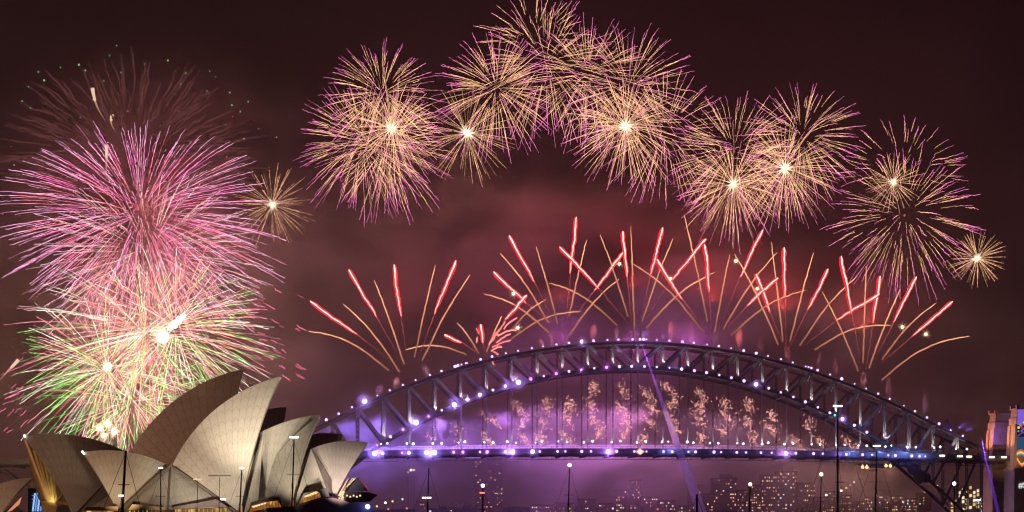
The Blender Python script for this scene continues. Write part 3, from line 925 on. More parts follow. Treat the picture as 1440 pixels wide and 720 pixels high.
# the side shells that close the gaps between the big ones
tri_patch(hall, J, (240, 655), (166, 724), (236.5, 716), 1.5, 15.5, 17.5, 1.2)
tri_patch(hall, J, (240, 655), (236.5, 716), (330, 723), 1.5, 17.5, 18.5, 1.2)
tri_patch(hall, J, (371, 606), (343, 721), (362, 718), 2, 17, 16, 1.0)
tri_patch(hall, J, (437.5, 630), (412, 713), (463, 697), 1, 14.5, 13.5, 1.0)
tri_patch(hall2, C, (186, 640), (108, 724), (292, 718), 1, 20, 21.5, 1.0)
# dark edge ribs that frame them
def rib(root, pl, a, b_, oa, ob, wd, mat='dark'):
    m = MB(); p, q = pl.pt(*a, off=oa), pl.pt(*b_, off=ob)
    ns = 8; pts = [p + (q - p) * i / ns + np.array([pl.nn[0], pl.nn[1], .4]) * 1.0 * math.sin(math.pi * i / ns) for i in range(ns + 1)]
    for i in range(ns): m.beam(pts[i], pts[i + 1], wd, wd)
    return m.build('edge_rib', M[mat], root)
M['ribc'] = pmat('concrete rib', (0.20, 0.165, 0.13), 0.8)
rib(hall, J, (240, 655), (167, 722), 2, 16.2, 1.5, 'ribc')
rib(hall, J, (240, 655), (335, 722), 2, 19, 0.7, 'ribc')
rib(hall, J, (240, 656), (236.5, 716), 2.2, 18.2, 0.5, 'ribc')
# dark spandrel between the last two shells
poly_plate(hall, 'spandrel', [J.pt(438.5, 631, 3), J.pt(455, 656, 9), J.pt(466, 675, 13), J.pt(467, 698, 14), J.pt(463, 698, 14), J.pt(452, 665, 11)], 1.2, M['ribc'])
# rims and mouth glass: foyer light painted as glow, shade as dark plates
poly_plate(hall, 'lit_rim_strip', [J.pt(357.5, 640, 9), J.pt(355, 648, 10), J.pt(343, 686, 17), J.pt(344.5, 686, 16)], .4, M['win_yellow'])
poly_plate(hall, 'lit_rim_strip', [J.pt(490.5, 672, 8), J.pt(487, 676, 9), J.pt(475, 697, 13), J.pt(477, 697.5, 12)], .4, M['win_yellow'])
poly_plate(hall, 'shaded_glazing', [J.pt(345, 687, 17), J.pt(342, 700, 18), J.pt(337, 722, 18.4), J.pt(343, 722, 17), J.pt(346, 700, 16)], .5, M['dark'])
poly_plate(hall, 'shaded_glazing', [J.pt(417, 682, 14), J.pt(413, 700, 15), J.pt(409, 713, 15.4), J.pt(414, 712, 14), J.pt(417.5, 696, 13)], .5, M['dark'])
for nm, x0, y0, x1, y1 in (('lit_door', 338.5, 711, 340.5, 720), ('lit_door', 411, 703, 412.2, 711)):
    poly_plate(hall, nm, [J.pt(x0, y0, 18.9 if x0 < 400 else 15.9), J.pt(x0, y1, 18.9 if x0 < 400 else 15.9), J.pt(x1, y1, 18.9 if x0 < 400 else 15.9), J.pt(x1, y0, 18.9 if x0 < 400 else 15.9)], .3, M['win_orange'])
# bronze fins of the glass wall under the dark shell that faces the city
b = MB()
rim = list(F0 and D0['rim'][2::2]); rimm = list(D0['rimm' if False else 'Gm'][-1][2::2])
top = rimm[:-1] + [D0['rim'][-1]] + rim[:-1][::-1]
base_c = C.pt(66, 704, 8); base = []
for i, p in enumerate(top):
    a = i / (len(top) - 1)
    base.append(C.pt(57 + 24 * a, 706, 4 + 8 * a))
gl = MB()
for i, (p, q) in enumerate(zip(top, base)):
    p = np.asarray(p) + (q - p) * 0.04
    b.beam(p, q, 0.55, 0.9)
    if i < len(top) - 1:
        p2 = np.asarray(top[i + 1]) + (base[i + 1] - top[i + 1]) * 0.06
        gl.add([p, p2, base[i + 1], q], [(0, 1, 2, 3)])
b.build('bronze_mullion', M['bronze'], hall2)
o = gl.build('foyer_glass', pmat('bronze glass', (0.16, 0.12, 0.05), 0.3, var=.3, scale=.3), hall2)
b = MB(); lo = [C.pt(60 + 18 * i / 8, 724, 5 + 6 * i / 8) for i in range(9)]; hi = [C.pt(57 + 24 * i / 8, 706, 4 + 8 * i / 8) for i in range(9)]
for i in range(8): b.add([lo[i], lo[i + 1], hi[i + 1], hi[i]], [(0, 1, 2, 3)])
b.build('glass_skirt', M['bronze'], hall2)
for px, py, s in ((34.5, 613, .42), (40, 622, .3)):
    m = MB(); m.ball(C.pt(px, py, .5), s); m.build('tip_lamp', M['whitelamp'], hall2)
m = MB(); m.ball(J.pt(116, 635.5, .6), .35); m.ball(J.pt(118, 637.5, .8), .25); m.build('tip_lamp', M['whitelamp'], hall)

# podium with its lit openings
pod = tag(empty('stone_podium', (g0[0], g0[1], 0)), 'pink granite podium under the shells with glowing window slots', 'podium')
def prism(root, name, prof, pl, o0, o1, mat):
    """profile seen in front plane o0 drawn back to o1"""
    b = MB(); f = [pl.pt(*q, off=o0) for q in prof]; dv = np.array([pl.nn[0], pl.nn[1], 0]) * (o1 - o0)
    n = len(f)
    b.add(f + [q + dv for q in f], [tuple(range(n)), tuple(range(2 * n - 1, n - 1, -1))] + [((i + 1) % n, i, n + i, n + (i + 1) % n) for i in range(n)])
    return b.build(name, mat, root)
prism(pod, 'terrace_wall', [(346, 724), (369, 716), (399, 713.5), (412, 712.5), (450, 701.5), (467, 700), (482, 703), (491, 707), (524, 708), (520, 790), (346, 790)], J, 24, -22, M['podium'])
prism(pod, 'terrace', [(-60, 727), (346, 724.5), (346, 790), (-60, 790)], J, 30, -120, M['podium'])
prism(pod, 'window_frame', [(349, 722), (355, 706), (393, 698.5), (398, 714), (372, 716.5)], J, 22.0, 16, M['dark'])
_w1 = prism(pod, 'lit_window', [(350.5, 721), (354, 711), (370, 706.5), (391, 704), (396, 713), (378, 714), (360, 718)], J, 22.6, 22.1, M['foyer'])
prism(pod, 'lit_window', [(354, 712), (370, 707.5), (376, 706), (374, 708.5), (356, 714)], J, 22.9, 22.7, M['win_yellow'])
prism(pod, 'window_frame', [(419, 710), (427, 694), (459, 686), (464, 699.5), (450, 701)], J, 22.0, 14, M['dark'])
_w2 = prism(pod, 'lit_window', [(422.5, 708), (428, 698), (445, 692), (449.5, 693), (451.5, 699)], J, 22.6, 22.1, M['foyer'])
prism(pod, 'lit_window', [(427.5, 697.5), (444, 691), (448, 692), (446, 694), (429, 699.5)], J, 22.9, 22.7, M['win_yellow'])
for i in range(7):
    x = 366 + i * 4.2; m = MB(); a, b_ = J.pt(x, 706.5 - i * .35, 23.1), J.pt(x + .6, 714.5 - i * .15, 23.1); m.beam(a, b_, .12); m.build('mullion', M['bronze'], _w1)
for i in range(5):
    x = 430 + i * 4.0; m = MB(); a, b_ = J.pt(x, 697 - i * 1.2, 23.1), J.pt(x + .6, 705 - i * 1.2, 23.1); m.beam(a, b_, .12); m.build('mullion', M['bronze'], _w2)
# canopies and bright foyer windows between the near shells
prism(pod, 'canopy', [(243, 713), (304.5, 702), (322, 714), (300, 712.5), (245, 716.5)], J, 24, 15, M['podium'])
prism(pod, 'canopy', [(186, 709), (232, 713), (232, 717), (180, 717)], J, 22, 16, M['bronze'])
prism(pod, 'canopy', [(122, 713), (166, 712), (166, 718), (118, 718)], J, 22, 16, M['bronze'])
_w3 = prism(pod, 'lit_window', [(246, 716.5), (318, 714.5), (322, 726), (246, 726)], J, 20, 19.5, M['foyer_low'])
for i in range(12):
    m = MB(); m.beam(J.pt(249 + i * 6.2, 715.5, 20.4), J.pt(249 + i * 6.2, 725, 20.4), .35); m.build('mullion', M['bronze'], _w3)
_w4 = prism(pod, 'lit_window', [(182, 718), (231, 717.5), (231, 726), (180, 726)], J, 20, 19.5, M['foyer_low'])
prism(pod, 'lit_window', [(122, 718.5), (160, 718.5), (160, 726), (120, 726)], J, 20, 19.5, M['foyer_low'])
for i in range(8):
    m = MB(); m.beam(J.pt(186 + i * 6, 717, 20.4), J.pt(186 + i * 6, 725, 20.4), .9); m.build('mullion', M['bronze'], _w4)
# north foyer: dark folded glass prow
prow = [(489, 690), (503.5, 671), (518, 689.5), (532.5, 695), (520, 705.5), (500, 706), (486, 703)]
prism(pod, 'glass_prow', prow, J, 12, -12, M['glassdark'])
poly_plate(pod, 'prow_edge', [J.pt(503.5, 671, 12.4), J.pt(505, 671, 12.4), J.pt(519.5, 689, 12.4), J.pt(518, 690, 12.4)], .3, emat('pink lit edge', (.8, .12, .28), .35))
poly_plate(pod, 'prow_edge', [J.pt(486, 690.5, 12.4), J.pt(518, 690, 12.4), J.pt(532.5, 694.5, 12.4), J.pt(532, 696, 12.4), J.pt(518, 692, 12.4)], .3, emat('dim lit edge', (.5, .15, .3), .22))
for i in range(5):
    m = MB(); m.ball(J.pt(488 + i * 4.6, 697 + (i % 2) * 1.6, 12.8), .32); m.build('table_lamp', M['win_yellow'], pod)
m = MB(); m.ball(J.pt(517, 712.5, 25.5), .8); m.build('blue_lamp', M['blue'], pod)
light('POINT', J.pt(517, 712.5, 30), (0.15, 0.2, 1.0), 250, radius=.5)

# the small restaurant shell at the picture's edge
Rp = Plane(10, 560, R(18))
r0 = Rp.pt(10, 724); r0[2] = 0
rest = tag(empty('restaurant_pavilion', r0), 'small tiled shell pavilion partly cut off beside the dark hall', 'pavilion')
shell(rest, Rp, (46, 672), (10, 677), (-34, 700), (0, 726), 9, lids=8)
poly_plate(rest, 'lit_rim_strip', [Rp.pt(30, 699, 5), Rp.pt(27, 709, 6), Rp.pt(16, 718, 6.5), Rp.pt(10, 720, 6.5)], .4, M['win_orange'])
prism(rest, 'entrance_roof', [(4, 723), (20, 709), (40, 724)], Rp, 5, -6, M['dark'])

# floodlights on the shells
FL = (1.0, 0.87, 0.69)
def flood(px, py, off, aim, power, ang=30, col=FL, pl=J):
    light('SPOT', pl.pt(px, py, off), col, power, aim=aim, angle=R(ang), radius=.6, blend=.8)
flood(290, 730, 78, J.pt(300, 630, 10), 1.7e5, 44)
flood(372, 724, 84, J.pt(350, 566, 6), 4.6e5, 32)
flood(180, 728, 56, J.pt(170, 662, 8), 8.0e4, 32, (1, .74, .48))
flood(250, 728, 56, J.pt(245, 700, 12), 1.6e4, 34)
flood(420, 720, 46, J.pt(415, 650, 8), 8.0e4, 36)
flood(480, 716, 46, J.pt(480, 655, 8), 1.15e5, 34, (1.0, .80, .74))
flood(366, 719, 22.5, J.pt(362, 660, 6), 3500, 60, (1, .70, .25))
flood(416, 712, 20.5, J.pt(424, 668, 6), 2600, 60, (1, .70, .25))
flood(70, 722, 14, C.pt(62, 670, 6), 9000, 70, (1, .80, .35), C)
flood(100, 728, 62, C.pt(100, 655, 12), 4.0e4, 50, (1, .68, .44), C)  # fill lamp added for the dark hall's front shell
light('SPOT', (-560, 330, 150), (1, .50, .32), 3.6e6, aim=C.pt(215, 620, 5), angle=R(24), radius=3, blend=.6)  # unseen lamp added far to the left to lift the dark hall
flood(10, 726, 40, Rp.pt(16, 695, 4), 5000, 50, (1, .78, .55), Rp)

# ------------------------------------------------------------------ blue lit tower screen between the shells
bt = tag(empty('lit_screen', tuple(np.append(W(56, 735, 760)[:2], 0))), 'blue and white lit lattice screen between the dark shells', 'screen')
m = MB(); a = W(56, 735, 760); m.box((a[0], a[1], 12), (9, 5, 24)); m.build('screen_body', M['dark'], bt)
for i in range(6):
    m = MB(); x = 47 + i * 3.6; m.beam(W(x - 1, 719, 756), W(x + 2.2, 691 + abs(i - 2.5), 756), .55); m.build('light_strip', emat('blue strip', (.12, .32, .95), 1.1) if i % 2 else emat('pale strip', (.45, .65, 1), 1.1), bt)
for i in range(5):
    m = MB(); m.beam(W(45, 697 + i * 5, 755.5), W(68, 694 + i * 5.6, 755.5), .3); m.build('light_strip', emat('cyan strip', (.12, .35, .8), .9), bt)

# ------------------------------------------------------------------ far shore: buildings, trees
BW = ['win_warm', 'win_yellow', 'win_warm', 'win_dim', 'win_orange', 'win_white', 'win_dim']
def winmesh(w, h, mat):
    b = MB(); b.box((0, -.06, 0), (w, .2, h)); return b.mesh('lit window', mat)
WMS = {}
def tower(px0, px1, py, Y, label, cols, rows, lit=0.25, mat='conc', palette=None, roof=0, seed=0, cap=90, name='apartment_building', base=2.0, fh=None):
    rr = random.Random(seed or int(px0 * 7 + py))
    a, c = W(px0, py, Y), W(px1, py, Y)
    w, top = c[0] - a[0], a[2]
    root = tag(empty(name, ((a[0] + c[0]) / 2, Y, base)), label, 'building', 'buildings on the far shore')
    dp = min(28.0, w)
    m = MB(); m.box((root.location[0], Y + dp / 2, (top + base) / 2), (w, dp, top - base)); m.build('wall', M[mat], root)
    m = MB(); m.box((root.location[0], Y + dp / 2, top + .5), (w + .8, dp + .8, .98)); m.build('roof', M['dark'], root)
    if roof:
        m = MB(); m.box((root.location[0] + w * .1, Y + dp / 2, top + 1 + roof / 2), (w * .5, dp * .5, roof)); m.build('plant_room', M[mat], root)
    zb = max(base + 1, CAMZ + 8 * Y / FPX)
    fh = fh or (top - zb) / rows
    cw = w / cols
    n = 0
    cells = [(i, j) for j in range(rows) for i in range(cols)]
    rr.shuffle(cells)
    for i, j in cells:
        if rr.random() > lit or n >= cap: continue
        mt = rr.choice(palette or BW)
        ww, hh = min(cw * .62, 2.3), min(fh * .5, 1.7)
        key = (round(ww, 1), round(hh, 1), mt)
        if key not in WMS: WMS[key] = winmesh(ww, hh, M[mt])
        o = put('window', WMS[key], root, (-w / 2 + cw * (i + .5 + rr.uniform(-.12, .12)), -.06, zb + fh * (j + .5) - base)); o.scale = (rr.uniform(.6, 1.1), 1, rr.uniform(.6, 1.05))
        n += 1
    # floor bands
    return root
tower(668, 707, 645, 1750, 'tall slab tower with a scatter of tiny lit windows behind the bridge deck', 13, 26, .13, palette=['win_dim', 'win_dim', 'win_warm', 'win_yellow', 'win_orange', 'win_dim'], name='apartment_tower')
tower(1003, 1036, 673, 1850, 'broad pale tower with a lit rooftop row beside the warm mast lamp', 10, 11, .27, roof=4, name='apartment_tower')
tower(1071, 1093, 669, 1800, 'narrow tower with columns of bright yellow windows', 7, 12, .42, palette=['win_yellow', 'win_warm', 'win_warm', 'win_orange', 'win_dim'], name='apartment_tower')
tower(1093, 1121, 664, 1830, 'stepped tower joined behind the narrow yellow windowed one', 8, 13, .36, roof=5, name='apartment_tower')
tower(1122, 1146, 680, 1780, 'low block with three rows of amber windows beside the lamp mast', 8, 7, .42)
SMALL = [(585, 602, 707, 'dark waterfront block below the blue lamp end of the deck', .15), (745, 778, 711, 'low waterfront block with red and yellow windows left of the lamp mast', .35),
         (780, 808, 708, 'low block with scattered windows behind the bright lamp mast', .3), (812, 838, 703, 'dim low block just past the bright lamp mast', .14), (842, 862, 709, 'low house group with a pair of bright windows', .3),
         (866, 884, 690, 'dim block on the slope left of a violet beam', .14), (886, 902, 676, 'slim dim tower with five orange windows one above another', .2), (905, 925, 700, 'dim terrace block under the violet beam', .15),
         (928, 950, 705, 'shore block with a glowing orange corner stack', .4), (952, 968, 712, 'low shore house with one bright window row', .4), (968, 988, 683, 'dark block behind the unlit mast', .12),
         (988, 1003, 695, 'dim infill block left of the broad pale tower', .15), (1037, 1052, 690, 'block left of the warm mast lamp with white windows', .35), (1054, 1070, 683, 'block right of the warm mast lamp with orange windows', .4),
         (1146, 1162, 700, 'dark low block behind the second lamp mast', .16), (1163, 1182, 692, 'small block with a few green and yellow windows', .25), (1182, 1198, 697, 'block with a wide orange lit shopfront', .5),
         (1200, 1216, 706, 'low slope house with three windows', .25), (1216, 1232, 700, 'low block left of the thick bar lamp mast', .3), (1236, 1252, 690, 'hillside block with a stack of amber windows', .25),
         (1254, 1270, 698, 'house row on the slope below the scaffold wrap', .3), (1272, 1290, 702, 'block with a bright orange window group', .45), (1292, 1312, 694, 'hillside flats between lamp mast and truss', .25), (1314, 1334, 700, 'hillside flats left of the cream lit hall', .35)]
for i, (a, c, y, lab, lit) in enumerate(SMALL):
    tower(a, c, y, 1640 + (i * 53) % 170, lab, max(4, int((c - a) / 2.6)), max(3, int((722 - y) / 3.2)), lit, mat='conc2' if i % 3 else 'conc', seed=i + 11, cap=40)
# hillside lamps on posts
LAMPS = [(1183, 690), (1190, 686), (1196, 682), (1201, 678), (1162, 696), (1232, 697), (1300, 692), (1270, 706), (1318, 684), (1320, 699), (925, 716), (862, 715), (578, 661), (582, 661), (574, 664), (566, 702), (542, 707), (552, 705), (572, 715), (605, 719), (634, 718), (530, 712), (546, 716)]
for i, (px, py) in enumerate(LAMPS):
    Y = 1600.0 if px > 600 else 1560.0
    p = W(px, py, Y); lampd = empty('street_lamp', (p[0], p[1], 2.5))
    tag(lampd, f'lit lamp post on the far shore, {ORD[sorted(q[0] for q in LAMPS).index(px)]} from the left of those dots of light', 'street lamp', 'lamps on the far shore')
    m = MB(); m.tube([(p[0], p[1], 2.5), (p[0], p[1], p[2] - .6)], [.25, .14], 6); m.build('post', M['dark'], lampd)
    m = MB(); m.ball(p, .95); m.build('lamp_head', M[('warmlamp', 'win_yellow', 'win_orange', 'win_white')[i % 4]], lampd)
# lit cream hall seen through the end of the truss
hl = tag(empty('lit_hall', tuple(np.append(W(1362, 735, 1400)[:2], 0))), 'cream lit arched hall glowing through the end of the bridge truss', 'hall')
m = MB(); cx = W(1360, 735, 1405)
prof = [(1334, 722), (1336, 706), (1343, 692), (1353, 683), (1363, 681), (1373, 686), (1380, 697), (1383, 710), (1383, 722)]
f = [W(*q, 1405) for q in prof]; n = len(f)
m.add(f + [q + np.array([0, 60, 0]) for q in f], [tuple(range(n - 1, -1, -1)), tuple(range(n, 2 * n))] + [((i + 1) % n, i, n + i, n + (i + 1) % n)[::-1] for i in range(n)])
m.build('vault', M['conc'], hl)
rr = random.Random(5)
for i in range(9):
    x = 1337 + i * 5.2; yt = 681 + ((x - 1362) / 24) ** 2 * 20
    for j in range(7):
        y = yt + 3 + j * 5.6
        if y > 717 or rr.random() < .3: continue
        q = [W(x, y, 1404.6), W(x + 3.4, y - .6, 1404.6), W(x + 3.6, y + 3.2, 1404.6), W(x + .4, y + 4, 1404.6)]
        b = MB(); b.add(q + [p + np.array([0, -.2, 0]) for p in q], [(0, 1, 2, 3), (7, 6, 5, 4), (1, 0, 4, 5), (2, 1, 5, 6), (3, 2, 6, 7), (0, 3, 7, 4)]); b.build('glowing_pane', M['cream_glow'] if rr.random() < .7 else M['win_warm'], hl)

def tree(px, py, Y, wpx, label):
    rr = random.Random(px)
    top = W(px, py, Y); r = wpx / 2 * Y / FPX
    g = 3.0
    root = tag(empty('tree', (top[0], Y, g)), label, 'tree', 'dark trees along the far shore')
    h = top[2] - g
    m = MB(); m.tube([(top[0], Y, g), (top[0] + .4, Y, g + h * .3), (top[0], Y, g + h * .7)], [.8, .55, .25], 7)
    for k in range(6):
        a = k * 1.05 + rr.random(); m.tube([(top[0], Y, g + h * (.28 + .06 * k)), (top[0] + r * .6 * math.cos(a), Y + r * .6 * math.sin(a), g + h * (.5 + .06 * k))], [.3, .1], 5)
    m.build('trunk', M['bark'], root)
    b = MB()
    cl = [(rr.uniform(-.75, .75) * r, rr.uniform(-.7, .7) * r, g + h * rr.uniform(.42, .9), rr.uniform(.25, .42) * r) for _ in range(16)]
    for x, y, z, q in cl:
        for _ in range(60):
            d = np.array([rr.gauss(0, 1), rr.gauss(0, 1), rr.gauss(0, 1)]); d /= np.linalg.norm(d)
            p = np.array([top[0] + x, Y + y, z]) + d * q * rr.uniform(.5, 1.05); s = rr.uniform(.4, .9)
            u = np.array([rr.gauss(0, 1), rr.gauss(0, 1), rr.gauss(0, 1)]); u /= np.linalg.norm(u); v = np.cross(u, d); v /= max(1e-6, np.linalg.norm(v))
            b.add([p - u * s, p + v * s * .6, p + u * s, p - v * s * .6], [(0, 1, 2, 3)])
    b.build('crown', M['leaf'], root)
for q in ((632, 705, 1530, 44, 'round dark tree left of the tall slab tower'), (656, 708, 1540, 36, 'lower dark tree touching the tall slab tower base'), (1132, 700, 1545, 34, 'broad dark tree under the block with amber windows'),
          (726, 712, 1540, 30, 'dark tree right of the tall slab tower'), (1240, 708, 1545, 26, 'dark tree behind the thick bar lamp mast'), (990, 710, 1545, 26, 'dark tree behind the unlit mast')):
    tree(*q)

# ------------------------------------------------------------------ moored yachts: only their masts reach into the picture
def yacht(px, py, Y, label, lamp='white', bar=0.0, lean=0.0, thick=1.0, stays=(1, 1), extra=(), color='mast'):
    top = W(px, py, Y); H = top[2]
    r = .085 * thick * (H / 14)
    L = max(8.0, H * .62)
    root = tag(empty('yacht', (top[0] - lean * H * .0, Y, 0)), label, 'yacht', 'yachts moored in the bay')
    x0, y0 = top[0] + lean * H, Y
    hv, fs = [], []                                # hull
    st = 9
    for i in range(st):
        u = i / (st - 1); x = x0 - L / 2 + L * u
        hw = L * .15 * math.sin(math.pi * (0.12 + .86 * u)) ** .7 if i < st - 1 else .04
        for k, (wy, z) in enumerate(((-1, 1.15 + .3 * u), (-.82, .3), (0, -.5), (.82, .3), (1, 1.15 + .3 * u))): hv.append((x, y0 + wy * hw, z))
    for i in range(st - 1):
        for k in range(4): fs.append((i * 5 + k, i * 5 + k + 1, i * 5 + 6 + k, i * 5 + 5 + k))
        fs.append((i * 5 + 4, i * 5, i * 5 + 5, i * 5 + 9))
    fs.append((0, 1, 2, 3, 4))
    b = MB(); b.add(hv, fs); b.build('hull', M['hull'], root, smooth=True)
    b = MB(); b.hexa([(x0 - L * .22, y0 - L * .09, 1.25), (x0 + L * .2, y0 - L * .07, 1.3), (x0 + L * .2, y0 + L * .07, 1.3), (x0 - L * .22, y0 + L * .09, 1.25)],
                     [(x0 - L * .2, y0 - L * .07, 1.9), (x0 + L * .12, y0 - L * .05, 1.8), (x0 + L * .12, y0 + L * .05, 1.8), (x0 - L * .2, y0 + L * .07, 1.9)]); b.build('cabin', M['hull'], root)
    b = MB(); b.tube([(x0, y0, 1.2), (x0 - lean * H * .5, y0, H * .5), (top[0], y0, H - .25)], [r * 1.15, r, r * .7], 8); mast = b.build('mast', M[color], root)
    b = MB(); b.tube([(x0 - .2, y0, 2.6), (x0 - L * .38, y0, 2.7)], r * .8, 6); b.build('boom', M[color], root)
    for u in (.55, .78):
        b = MB(); xs = x0 + (top[0] - x0) * u; b.beam((xs - H * .035, y0, H * u), (xs + H * .035, y0, H * u), r * .5); b.build('spreader', M[color], mast)
    for sgn, on in zip((-1, 1), stays):
        b = MB(); b.tube([(top[0], y0, H - .4), (x0 + sgn * L * .47, y0, 1.4)], r * .16, 4); b.build('stay', M['dark'], root)
        b = MB(); b.tube([(x0 + (top[0] - x0) * .78, y0, H * .78), (x0 + sgn * L * .1, y0 - .8, 1.3)], r * .14, 4); b.build('shroud', M['dark'], mast)
    if lamp:
        b = MB()
        if bar:
            b.tube([W(px - bar, py, Y), W(px + bar, py, Y)], .85 * Y / FPX, 8)
        else:
            b.ball(top, 2.4 * Y / FPX)
        b.build('anchor_light', M[lamp], mast)
    for (ex, ey, mt, kind) in extra:
        p = W(ex, ey, Y - .3); b = MB()
        if kind == 'bar': b.tube([p - np.array([3.4 * Y / FPX, 0, 0]), p + np.array([3.4 * Y / FPX, 0, 0])], 1.1 * Y / FPX, 6)
        elif kind == 'row':
            for k in range(4): b.ball(p + np.array([(k - 1.5) * 3.4 * Y / FPX, 0, 0]), 1.2 * Y / FPX, 6, 5)
        elif kind == 'arm': b.tube([p - np.array([16 * Y / FPX, 0, 0]), p + np.array([16 * Y / FPX, 0, 0])], .6 * Y / FPX, 5)
        elif kind == 'sarm': b.tube([p - np.array([6 * Y / FPX, 0, 0]), p + np.array([6 * Y / FPX, 0, 0])], .6 * Y / FPX, 5)
        else: b.ball(p, 1.5 * Y / FPX, 6, 5)
        b.build('crossarm' if kind.endswith('arm') else 'mast_light', M[mt], mast)
    return root
M['whitelamp2'] = M['whitelamp']
yacht(177, 630, 170, 'yacht with a thick dark leaning mast before the second tiled shell', None, 0, -.06, 1.6, extra=((170, 697, 'warmlamp', 'bar'),))
yacht(226, 658, 210, 'yacht with a short warm bar light beside the meeting point of two shells', 'warmlamp', 3, 0, .9)
yacht(340, 658, 210, 'yacht with a warm bar light before the tallest bright shell', 'warmlamp', 3, -.05, 1.1)
yacht(309, 668, 230, 'yacht with a wide crossarm on its mast before the tallest bright shell', None, 0, -.02, .6, extra=((309, 669, 'mast', 'arm'), (314, 702, 'whitelamp', 'bar')))
yacht(278, 673, 240, 'yacht with a row of tiny white lights at its masthead', None, 0, -.02, .5, extra=((278, 674, 'win_yellow', 'row'),))
yacht(413.5, 615, 190, 'yacht with a bright white bar light before the third shell', 'whitelamp', 6, -.03, .9)
yacht(603, 655, 200, 'yacht under the deck with a warm row light low on its mast', None, 0, -.03, 1.0, extra=((600, 700, 'warmlamp', 'row'),))
yacht(679, 683, 220, 'yacht with white masthead light above a red bar', 'whitelamp', 0, 0, 1.6, extra=((678, 693, 'redlamp', 'bar'),))
yacht(801, 654, 200, 'yacht with the brightest single masthead light below mid-span', 'whitelamp', 0, -.03, 1.0)
yacht(980, 692, 190, 'yacht with an unlit thick black mast beside the violet beam', None, 0, 0, 2.2)
yacht(1055, 681, 210, 'yacht with a warm yellow masthead light before the pale tower', 'warmlamp', 0, -.02, 1.3)
yacht(1155, 667, 210, 'yacht with a small warm-white masthead light and slanting stays', 'warmlamp', 0, -.03, .9)
yacht(1178, 571, 180, 'yacht with the tallest mast and a wide white bar light', 'whitelamp', 6, -.0, .9, color='mast_grey', extra=((1174, 584, 'greenlamp', 'dot'), (1181, 678, 'mast', 'sarm')))
yacht(1233, 627, 180, 'yacht with a tall mast and a warm bar light before the deck', 'warmlamp', 5, -.02, .95, color='mast_grey', extra=((1229, 661, 'mast', 'sarm'),))
yacht(1342, 680, 215, 'yacht with a pale blue masthead light before the end truss', 'whitelamp', 0, 0, 1.2)
yacht(1375, 703, 230, 'yacht with a blue bar light low before the end truss', 'blue', 4, 0, 1.6)

# ------------------------------------------------------------------ fireworks
GOLD, PINK, HOT = np.array([1.0, .53, .28]), np.array([1.0, .22, .52]), np.array([1.0, .78, .52])
def sphere_dirs(r, n):
    i = np.arange(n) + .5
    ph = np.arccos(1 - 2 * i / n); th = math.pi * (1 + 5 ** .5) * i + r.uniform(0, 7)
    d = np.stack([np.sin(ph) * np.cos(th), np.sin(ph) * np.sin(th), np.cos(ph)], 1)
    d += r.normal(0, .13, d.shape)
    return d / np.linalg.norm(d, axis=1)[:, None]

